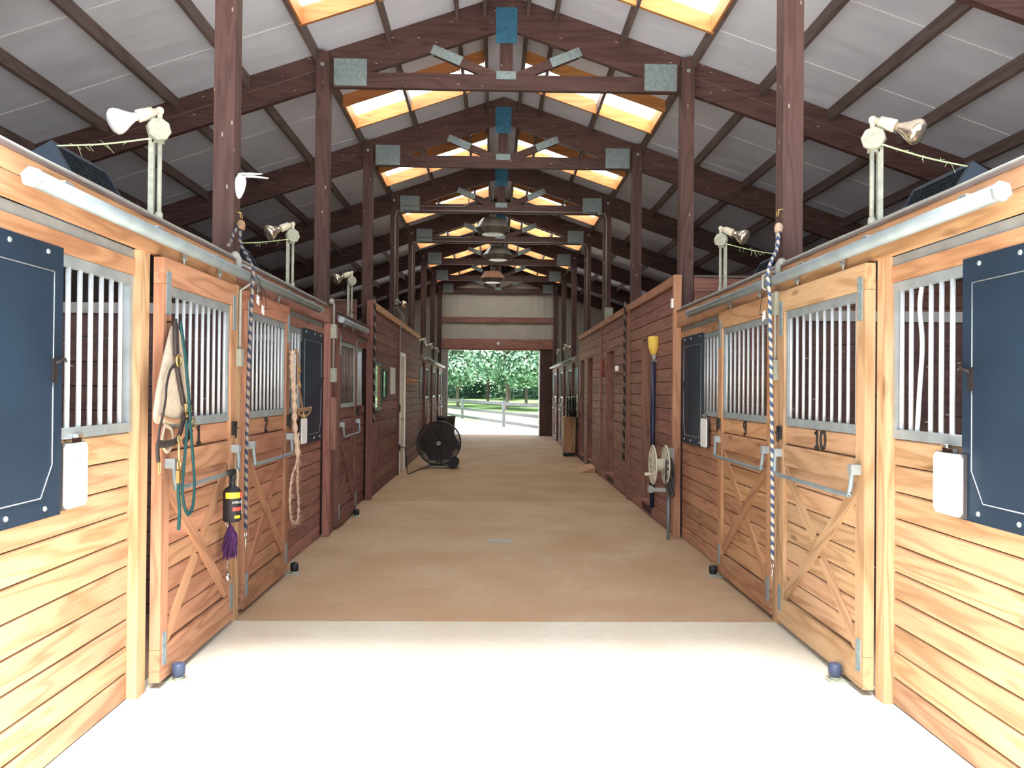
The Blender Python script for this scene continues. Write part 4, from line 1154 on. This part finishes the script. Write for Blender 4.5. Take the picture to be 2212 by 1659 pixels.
# ------------------------------------------------------------------ things on door 2
t = thing('lead_rope', 'frayed pale rope hanging in loops on the far edge of door 2', 'lead rope', (-1.79, 6.78, .43), 'lead ropes on the left doors')
m = MB(-1)
P = spline([(1.80, 6.72, 1.90), (1.79, 6.69, 1.73), (1.785, 6.74, 1.50), (1.785, 6.775, 1.266), (1.76, 6.77, 1.0), (1.785, 6.70, .846), (1.79, 6.655, .66), (1.79, 6.73, .471), (1.79, 6.90, .435), (1.79, 6.96, .529), (1.79, 6.90, .782), (1.77, 6.84, 1.0), (1.775, 6.80, 1.2)], 10)
m.tube(P, [.021 + .007 * math.sin(i * 1.7) if p.z > 1 else .010 + .003 * math.sin(i * 1.7) for i, p in enumerate(P)], 8)
for i in range(420):
    p = random.choice(P); d = Vector((random.uniform(-1, .3), random.uniform(-1, 1), random.uniform(-1, .6))).normalized() * random.uniform(.02, .045)
    m.tube([p, p + d * .6, p + d + Vector((0, 0, -.008))], [.0022, .0018, .0008], 3, caps=False)
m.build('rope', FRAY, t)
t = thing('halter', 'brown leather halter with brass rings on the far edge of door 2', 'halter', (-1.79, 7.0, 1.33), 'horse halters on the left doors')
m = MB(-1); strap(m, [(6.80, 1.90), (6.86, 1.86), (6.885, 1.70), (6.90, 1.62)], 1.79, .022); m.build('crown_strap', LEATHER, t)
m = MB(-1); strap(m, [(6.92, 1.60), (6.99, 1.51), (7.06, 1.41)], 1.79, .016); m.build('cheek_strap', LEATHER, t)
m = MB(-1); strap(m, [(6.84, 1.40), (7.0, 1.395), (7.2, 1.395), (7.40, 1.40)], 1.79, .018); strap(m, [(6.88, 1.375), (7.0, 1.345), (7.2, 1.34), (7.36, 1.385)], 1.782, .012); m.build('nose_strap', LEATHER, t)
m = MB(-1)
for (a, b) in ((6.905, 1.615), (6.89, 1.74), (7.06, 1.345)): m.tube([(1.778, a + .026 * math.cos(q), b + .026 * math.sin(q)) for q in [2 * PI * i / 14 for i in range(14)]], .006, 6, closed=True)
m.build('ring', BRASS, t)

# ------------------------------------------------------------------ floor roller guides
for s, y, lab in ((-1, 4.36, 'blue roller guide on the floor at the near foot of door 1'), (-1, 6.86, 'dark roller guide on the floor at the far foot of door 2'), (-1, 9.93, 'dark roller guide on the floor at the third left door'),
                  (1, 6.82, 'dark roller guide on the floor at the foot of door 9'), (1, 4.37, 'blue roller guide on the floor at the near foot of door 10')):
    t = thing('floor_roller', lab, 'roller', (s * 1.80, y, 0), 'floor roller guides')
    m = MB(s); m.prism([(1.90, y - .05, .0), (1.75, y - .04, .0), (1.745, y + .02, .0), (1.90, y + .06, .0)], (0, 0, .008)); m.lathe([(.028, .008), (.026, .02), (.02, .022)], (1.795, y, 0), n=14); m.build('plate', PAINT, t)
    m = MB(s); m.lathe([(.026, .022), (.034, .03), (.036, .06), (.034, .085), (.024, .094)], (1.795, y, 0), n=18); m.build('roller', ROLLBLUE if y < 6 else BLACK, t)

# ------------------------------------------------------------------ right wall things
t = thing('hose_reel', 'white hose reel on a grey pipe beside the right wall corner post', 'hose reel', (1.76, 8.5, 0), None)
yc, zc = 8.50, .80
def disc(m, x):
    m.lathe([(.205, -.008), (.215, 0), (.205, .008), (.185, .008), (.183, -.008), (.205, -.008)], (x, yc, zc), (1, 0, 0), 28, caps=False)
    m.lathe([(.075, -.007), (.075, .007)], (x, yc, zc), (1, 0, 0), 20)
    for k in range(10):
        a = 2 * PI * k / 10; d = Vector((0, math.cos(a), math.sin(a)))
        m.beam(Vector((x, yc, zc)) + d * .07, Vector((x, yc, zc)) + d * .188, .034, .012, (1, 0, 0))
m = MB(); disc(m, 1.605); m.build('disc', CREAMP, t)
m = MB(); disc(m, 1.742); m.build('disc', CREAMP, t)
m = MB(); m.cyl((1.605, yc, zc), (1.742, yc, zc), .068, 20); m.build('drum', CREAMP, t)
m = MB(); m.cyl((1.60, yc - .02, .705), (1.515, yc - .02, .70), .014, 10, .018); m.build('crank', CREAMP, t)
m = MB(); m.box(1.56, 1.78, yc - .03, yc + .03, .515, .555); m.box(1.555, 1.60, yc - .04, yc + .04, .505, .575); m.box(1.765, 1.83, yc - .02, yc + .02, .50, .98); m.build('bracket', GREYPL, t, bevel=.006)
m = MB(); m.cyl((1.775, yc, 0), (1.775, yc, .52), .017, 12); m.build('pipe', PIPE, t)
m = MB()
pts = []
for i in range(90):
    a = i / 90 * 2 * PI * 3.5; pts.append((1.80 + .012 * math.sin(a * .37) - .02, yc - .045 - .03 * math.cos(i * .2), .70 + .0 * i + .20 * math.sin(a) * (.9 + .1 * math.sin(i))))
pts = [(1.775 + .04 * math.cos(2 * PI * i / 24 + k), yc - .055 - .012 * k, .67 + (.17 + .012 * k) * math.sin(2 * PI * i / 24)) for k in range(4) for i in range(24)]
m.tube(spline(pts, 3), .011, 8); m.build('hose', SOLAR, t)
# broom
t = thing('broom', 'yellow broom with long dark blue handle stood bristles up in the right doorway', 'broom', (1.83, 9.75, .16), None)
m = MB(); m.tube([(1.84, 9.72, .165), (1.84, 9.67, 1.95)], .028, 12); m.build('handle', BLUETUBE, t)
m = MB(); m.lathe([(.012, 0), (.024, .04), (.034, .08)], (1.84, 9.665, 1.95), n=12); m.box(1.80, 1.88, 9.655, 9.675, 1.948, 1.956); m.build('socket', GREYPL, t)
m = MB(); m.lathe([(.034, .08), (.06, .16), (.072, .26), (.066, .30), (.03, .31)], (1.835, 9.665, 1.95), n=16); m.build('bristles', YELLOW, t)
m = MB(); m.box(1.823, 1.844, 8.63, 8.68, 2.50, 2.60)
tag(m.build('sensor', WHITE, bevel=.008), 'small white sensor on the corner post of the right wall', 'sensor')
m = MB(); m.tube([(1.862, 14.45 + .05 * math.cos(a), 1.98 + .13 * math.sin(a)) for a in [2 * PI * i / 18 for i in range(18)]], .014, 8, closed=True); m.tube([(1.885, 14.45, 2.11), (1.85, 14.45, 2.12)], .012, 6)
tag(m.build('horseshoe', plain('red_paint', (.30, .05, .04))), 'red oval ring hanging on the right wall between narrow doorways', 'ring')
m = MB(); m.box(1.79, 1.884, 12.4, 12.9, 1.88, 1.90); m.box(1.87, 1.884, 12.4, 12.9, 1.82, 1.88)
tag(m.build('wall_shelf', RED['y']), 'small wooden shelf on the right wall beyond the dark rope', 'shelf')
m = MB(); m.lathe([(.03, 0), (.034, .01), (.034, .07), (.02, .085)], (1.83, 12.5, 1.9), n=12)
tag(m.build('cup', WHITE), 'small white cup on the shelf on the right wall', 'cup')
def dark_rope(s, y, z0, z1, label, x):
    m = MB(s); pts = [(x, y, z1), (x - .01, y - .02, z1 - .15)] + [(x - .012, y + .006 * math.sin(k), z0 + (z1 - .3 - z0) * (1 - k / 8)) for k in range(9)]
    m.tube(spline(pts, 8), .018, 8, twist=6)
    tag(m.build('dark_rope', DROPE), label, 'rope', 'dark twisted ropes on the board walls')
def mat_drope():
    m, t, p = nodemat('dark_twisted_rope'); at = t.nodes.new('ShaderNodeAttribute'); at.attribute_name = 'rnd'
    r = t.nodes.new('ShaderNodeValToRGB'); r.color_ramp.interpolation = 'CONSTANT'
    r.color_ramp.elements[0].color = (.015, .013, .02, 1); r.color_ramp.elements[1].position = .6; r.color_ramp.elements[1].color = (.22, .15, .11, 1)
    t.links.new(at.outputs['Fac'], r.inputs[0]); t.links.new(r.outputs[0], p.inputs['Base Color']); p.inputs['Roughness'].default_value = .85
    return m
DROPE = mat_drope()
dark_rope(1, 11.85, .55, 2.92, 'dark twisted rope hanging down the right board wall beside its post', 1.85)
dark_rope(-1, 11.56, 1.10, 2.92, 'dark twisted rope hanging down the left board wall above wood box', 1.85)
m = MB(-1); m.box(1.77, 1.882, 11.53, 11.68, .42, 1.08)
tag(m.build('wood_box', SHADE_RED['z'], bevel=.006), 'tall narrow red wood box on the left board wall below the dark rope', 'box')
m = MB(); m.prism([(1.58, 15.4, 0), (1.87, 15.4, 0), (1.87, 15.4, .11)], (0, .85, 0))
tag(m.build('ramp', TAN['y'], bevel=.004), 'small wooden ramp on the floor below a right wall doorway', 'ramp')
# rear right: coil of dark hose, cabinet
t = thing('hose_coil', 'black hose coil with white loops hanging beyond the right wall end', 'hose', (1.82, 19.1, 1.0), None)
m = MB(); m.box(1.62, 1.87, 19.0, 19.04, 1.42, 1.45); m.box(1.87, 1.898, 18.95, 19.09, 1.30, 1.50); m.build('rack', CREAMP, t)
m = MB()
for k in range(4): m.tube(spline([(1.66 + .06 * k, 19.04, 1.47), (1.645 + .06 * k, 18.96, 1.30), (1.65 + .06 * k, 18.97, 1.05), (1.66 + .06 * k, 19.06, .98), (1.665 + .06 * k, 19.10, 1.25), (1.66 + .06 * k, 19.04, 1.46)], 6), .022, 8)
m.build('coil', BLACK, t)
m = MB(); m.lathe([(.04, 0), (.09, .02), (.10, .10), (.07, .16)], (1.77, 18.93, .98), n=14); m.build('nozzle', BLACK, t)
t = thing('feed_cabinet', 'pale floor cabinet with black base beyond the right wall end', 'cabinet', (1.72, 19.35, 0), None)
m = MB(); m.box(1.58, 1.86, 19.15, 19.6, .09, .96); m.build('body', TAN['z'], t, bevel=.006)
m = MB(); m.box(1.59, 1.85, 19.16, 19.59, .0, .09); m.build('base', BLACK, t)

# ------------------------------------------------------------------ left wall things
def frame(s, y0, y1, z0, z1, x, fm, cm, name, label, cat, fw=.05, split=False):
    t = thing(name, label, cat, (s * x, (y0 + y1) / 2, z0), None)
    m = MB(s)
    m.box(x - .03, x, y0, y1, z1 - fw, z1); m.box(x - .03, x, y0, y1, z0, z0 + fw); m.box(x - .03, x, y0, y0 + fw, z0 + fw, z1 - fw); m.box(x - .03, x, y1 - fw, y1, z0 + fw, z1 - fw)
    m.build('frame', fm, t, bevel=.004)
    if split:
        ym = (y0 + y1) / 2 + .05
        m = MB(s); m.box(x - .012, x - .004, y0 + fw, ym, z0 + fw, z1 - fw); m.build('pane', cm, t)
        m = MB(s); m.box(x - .016, x - .004, ym, y1 - fw, z0 + fw, z1 - fw); m.build('board', TAN['z'], t)
    else:
        m = MB(s); m.box(x - .012, x - .004, y0 + fw, y1 - fw, z0 + fw, z1 - fw); m.build('pane', cm, t)
MIRROR = plain('mirror_glass', (.8, .85, .82), .06, 1.0, .5, .02)
frame(-1, 11.72, 12.42, 1.26, 1.99, XW - .002, GREENFR, MIRROR, 'framed_mirror', 'green framed glass panel on the left board wall next to dark rope', 'mirror', .05, True)
frame(-1, 12.62, 13.12, 1.43, 1.90, XW - .002, BLACK, MIRROR, 'framed_picture', 'small black framed glass notice between green frame and plain sheet', 'picture', .03)
m = MB(-1); m.box(XW - .012, XW - .003, 13.65, 14.30, 1.50, 1.96)
tag(m.build('notice_board', PAPER, bevel=.002), 'plain pale notice sheet on the left wall next to the white door', 'notice')
# the cream door
m = MB(-1)
m.box(XW - .03, XW + .046, 14.935, 15.00, 0, 2.28); m.box(XW - .03, XW + .046, 15.73, 15.795, 0, 2.28); m.box(XW - .03, XW + .046, 15.00, 15.73, 2.21, 2.28)
d1 = m.build('door_1', WHITE, bevel=.004); structure(d1)
m = MB(-1); m.box(XW - .008, XW + .03, 15.002, 15.728, .02, 2.208); m.build('door_leaf', WDOOR, d1, bevel=.003)
m = MB(-1); m.ball((XW - .06, 15.08, 1.02), .032, 10); m.cyl((XW - .06, 15.08, 1.02), (XW - .008, 15.08, 1.02), .012, 8); m.build('door_knob', BRASS, d1)
m = MB(-1); m.box(XW - .05, XW - .026, 14.75, 14.83, 1.16, 1.30)
tag(m.build('switch_box', DARKMET, bevel=.004), 'dark switch box on the trim beside the cream door', 'switch')
m = MB(-1); m.box(XW - .055, XW - .026, 14.75, 14.83, .44, .56)
tag(m.build('outlet', DARKMET, bevel=.004), 'dark power outlet low beside the cream door', 'outlet')
m = MB(-1); m.tube(spline([(XW - .05, 14.79, .50), (XW - .13, 14.80, .50), (XW - .16, 14.85, .30), (XW - .17, 14.95, .03), (XW - .22, 14.9, .012), (1.62, 15.3, .012), (1.55, 15.8, .012), (1.42, 16.1, .04), (1.30, 16.22, .10)], 8), .009, 6)
tag(m.build('power_cord', DARKMET), 'dark power cord running from the outlet across the floor to fan', 'cord')
m = MB(-1); m.box(XW - .08, XW - .001, 16.2, 18.3, 1.76, 1.80); m.box(XW - .03, XW - .001, 16.2, 18.3, 1.68, 1.76)
tag(m.build('wall_shelf', CURB['y'], bevel=.003), 'pale wooden shelf rail on the left wall behind the cream door', 'shelf')
m = MB(-1); m.tube(spline([(XP + .03, YK[3] - .012, 3.12), (1.80, YK[3] - .08, 2.95), (1.845, 14.86, 2.80), (1.85, 14.80, 2.6), (1.852, 14.79, 1.30)], 8), .009, 6)
tag(m.build('lamp_cord', GREYPL), 'grey cable running down the left wall trim from the bulb lamp', 'cable')

# drum fan
fx, fy, fz, fr = -1.215, 16.25, .50, .435
t = thing('drum_fan', 'large dark drum fan on wheels standing on the aisle floor', 'fan', (fx, fy, 0), None)
m = MB()
n = 40
m.lathe([(fr, -.16), (fr + .012, -.165), (fr + .012, -.15), (fr + .004, -.14), (fr + .004, .14), (fr + .012, .15), (fr + .012, .165), (fr, .16), (fr - .006, .15), (fr - .006, -.15)], (fx, fy, fz), (0, 1, 0), n)
bm_ = m.bm
for f in [f for f in bm_.faces if len(f.verts) > 4]: bm_.faces.remove(f)
m.build('drum', DARKMET, t)
for nm, yy in (('front_guard', -.15), ('rear_guard', .15)):
    m = MB()
    for k in range(1, 22):
        r = .06 + (fr - .06) * k / 22; m.tube([(fx + r * math.cos(a), fy + yy, fz + r * math.sin(a)) for a in [2 * PI * i / 36 for i in range(36)]], .0042, 4, closed=True)
    for k in range(16):
        a = 2 * PI * k / 16 + .2; m.tube([(fx + .05 * math.cos(a), fy + yy, fz + .05 * math.sin(a)), (fx + fr * math.cos(a), fy + yy, fz + fr * math.sin(a))], .004, 5)
    m.build(nm, SOLAR, t)
for k in range(6):
    m = MB(); a0 = 2 * PI * k / 6 + .55
    def Q(r, th, yy): return (fx + r * math.cos(th), fy + yy, fz + r * math.sin(th))
    for i in range(5):
        ra, rb = .07 + .068 * i, .07 + .068 * (i + 1)
        wa, wb = .45 + .02 * i, .47 + .02 * i
        m.hexa([Q(ra, a0 - wa, -.03), Q(rb, a0 - wb, -.04), Q(rb, a0 + wb, .05), Q(ra, a0 + wa, .04), Q(ra, a0 - wa, -.024), Q(rb, a0 - wb, -.034), Q(rb, a0 + wb, .056), Q(ra, a0 + wa, .046)], .4)
    m.build('blade', SOLAR, t)
m = MB(); m.cyl((fx, fy - .165, fz), (fx, fy - .15, fz), .048, 18); m.build('badge', GREYPL, t)
m = MB(); m.cyl((fx, fy - .05, fz), (fx, fy + .15, fz), .09, 18); m.build('motor', DARKMET, t)
m = MB(); m.box(fx - .055, fx - .025, fy - .01, fy + .02, fz - fr, fz + fr); m.box(fx + .025, fx + .055, fy - .01, fy + .02, fz - fr, fz + fr); m.build('motor_mount', DARKMET, t)
m = MB(); m.beam((fx - .22, fy, .03), (fx + .22, fy, .03), .30, .03); m.beam((fx - .2, fy, .03), (fx - .2, fy, .12), .2, .03, (1, 0, 0)); m.beam((fx + .2, fy, .03), (fx + .2, fy, .12), .2, .03, (1, 0, 0)); m.build('base', GREYPL, t)
for yy in (-.20, .20):
    m = MB(); m.cyl((fx + .30, fy + yy - .03, .105), (fx + .30, fy + yy + .03, .105), .105, 22); m.cyl((fx + .30, fy + yy - .034, .105), (fx + .30, fy + yy + .034, .105), .04, 14); m.build('wheel', BLACK, t)
m = MB(); m.cyl((fx + .30, fy - .2, .105), (fx + .30, fy + .2, .105), .012, 8); m.build('axle', DARKMET, t)
# bin behind it
t = thing('bin', 'dark tapered bin standing behind the drum fan', 'bin', (-1.42, 21.9, 0), None)
m = MB(); m.lathe([(.19, 0), (.21, .02), (.26, .80), (.27, .86), (.25, .86), (.235, .80), (.19, .05)], (-1.42, 21.9, 0), n=24); m.build('body', SOLAR, t)
m = MB(); m.tube(spline([(-1.60, 21.7, .86), (-1.5, 21.66, .92), (-1.42, 21.64, .99)], 5), .012, 6); m.build('handle', CREAMP, t)
# white ropes on the far left doors
for y, lab in ((20.35, 'pale rope hanging on the first far left stall door'), (22.75, 'pale rope hanging on the second far left stall door')):
    m = MB(-1)
    m.tube(spline([(1.80, y, 1.36), (1.785, y + .03, 1.2), (1.78, y + .05, .9), (1.79, y, .42), (1.785, y - .09, .45), (1.78, y - .10, .9), (1.795, y - .03, 1.3)], 8), .017, 6)
    tag(m.build('lead_rope', FRAY), lab, 'lead rope', 'lead ropes on the left doors')
m = MB(); m.lathe([(.05, 0), (.055, -.02), (.045, -.06), (.02, -.08)], (.02, YB - .13, 3.22), (0, 0, 1), 16); m.box(-.02, .06, YB - .14, YB - .091, 3.19, 3.25)
tag(m.build('dome_camera', WHITE), 'small white dome camera on the beam over the far doorway', 'camera')

# ------------------------------------------------------------------ outside the far doorway
fence_posts = [(-6.6, 59.0), (-1.75, 42.5), (.35, 35.0), (2.4, 27.9 + .0)]
fence_posts = [(-3.9, 50.0), (-1.80, 42.5), (.32, 35.0), (2.10, 28.7)]
t = thing('paddock_fence', 'grey board paddock fence crossing the view beyond the far doorway', 'fence', (-1.0, 39, 0), None)
for x, y in fence_posts:
    m = MB(); m.box(x - .07, x + .07, y - .07, y + .07, -.25, 1.12); m.build('post', FENCEW, t)
for (x0, y0), (x1, y1) in zip(fence_posts, fence_posts[1:]):
    for z in (.18, .58, 1.0):
        m = MB(); m.beam((x0, y0 - .09, z), (x1, y1 - .09, z), .03, .13); m.build('rail', FENCEW, t)
def tree_mesh(seed):
    R = random.Random(seed)
    m = MB()
    blobs = []
    for i in range(17):
        a = R.uniform(0, 2 * PI); r = R.uniform(.2, 2.3); blobs.append((Vector((r * math.cos(a), r * math.sin(a), R.uniform(2.2, 8.0))), R.uniform(.8, 1.6)))
    for c, rad in blobs:
        for i in range(520):
            d = Vector((R.gauss(0, 1), R.gauss(0, 1), R.gauss(0, 1))).normalized()
            p = c + d * rad * R.uniform(.75, 1.05)
            if p.z < 1.5: continue
            a = (d + Vector((R.uniform(-1, 1), R.uniform(-1, 1), R.uniform(-1, 1))) * .7).cross(Vector((R.uniform(-1, 1), R.uniform(-1, 1), R.uniform(-1, 1)))).normalized()
            b = a.cross(d).normalized(); w = R.uniform(.055, .12)
            v = [m.bm.verts.new(p + a * w * u + b * w * 1.5 * q) for u, q in ((-.5, -.6), (.5, -.6), (.65, .1), (0, .8), (-.65, .1))]
            m.face(v, R.random())
    return m
protos = {}
TREES = [(-9, 66), (-6.5, 58), (-4.2, 62), (-2.6, 55), (-.6, 60), (.7, 52), (2.2, 57), (3.6, 50), (5.2, 60), (7, 55), (-3.4, 70), (1.2, 68), (4.4, 70), (-1.2, 74), (-7.5, 75), (9.5, 64)]
TL = ['broad pale green tree', 'tall mint green tree', 'full yellow-green tree']
for i, (x, y) in enumerate(TREES):
    k = i % 3; gz = max(0, (y - 39) / 121 * 3) - .05
    sc = 1.0
    t = thing('tree', f'{TL[k]} in the woods beyond the fence, seen through the far doorway', 'tree', (x, y, gz), 'trees beyond the fence')
    t['label'] = f'bright green leafy tree in the woods behind the paddock fence'
    if k not in protos:
        m = tree_mesh(11 + k); crown = m.build('crown', LEAF, None, origin=(0, 0, 0))
        m = MB(); m.tube(spline([(0, 0, -.2), (.05, .02, 1.2), (-.04, .03, 2.8), (.06, 0, 5.0)], 5), [.115 - .003 * q for q in range(16)], 9)
        for q in range(4): a = q * 1.7; m.tube([(0, 0, 2.2 + .4 * q), (math.cos(a) * .9, math.sin(a) * .9, 3.4 + .5 * q)], [.07, .03], 6)
        trunk = m.build('trunk', BARK, None, origin=(0, 0, 0))
        protos[k] = (crown, trunk)
        for o in (crown, trunk): o.parent = t; o.location = (0, 0, 0)
    else:
        for o in protos[k]:
            c = o.copy(); COL.objects.link(c); c.parent = t; c.location = (0, 0, 0)
    t.rotation_euler = (0, 0, i * 1.3)
m = MB()
R = random.Random(5)
for i in range(16000):
    x = R.uniform(-11, 11); y = R.uniform(72, 80) ; z = .9 + 8.5 * R.random() ** 1.6
    d = Vector((R.gauss(0, 1), R.gauss(0, 1), R.gauss(0, 1))).normalized(); a = d.orthogonal().normalized(); b = a.cross(d); w = R.uniform(.12, .24)
    p = Vector((x, y, z)); v = [m.bm.verts.new(p + a * w * u + b * w * q) for u, q in ((-.6, -.6), (.6, -.6), (.6, .6), (-.6, .6))]; m.face(v, R.random() * .6)
tag(m.build('foliage', LEAF), 'dense green foliage deep in the woods behind the nearer trees', 'foliage', kind='stuff')
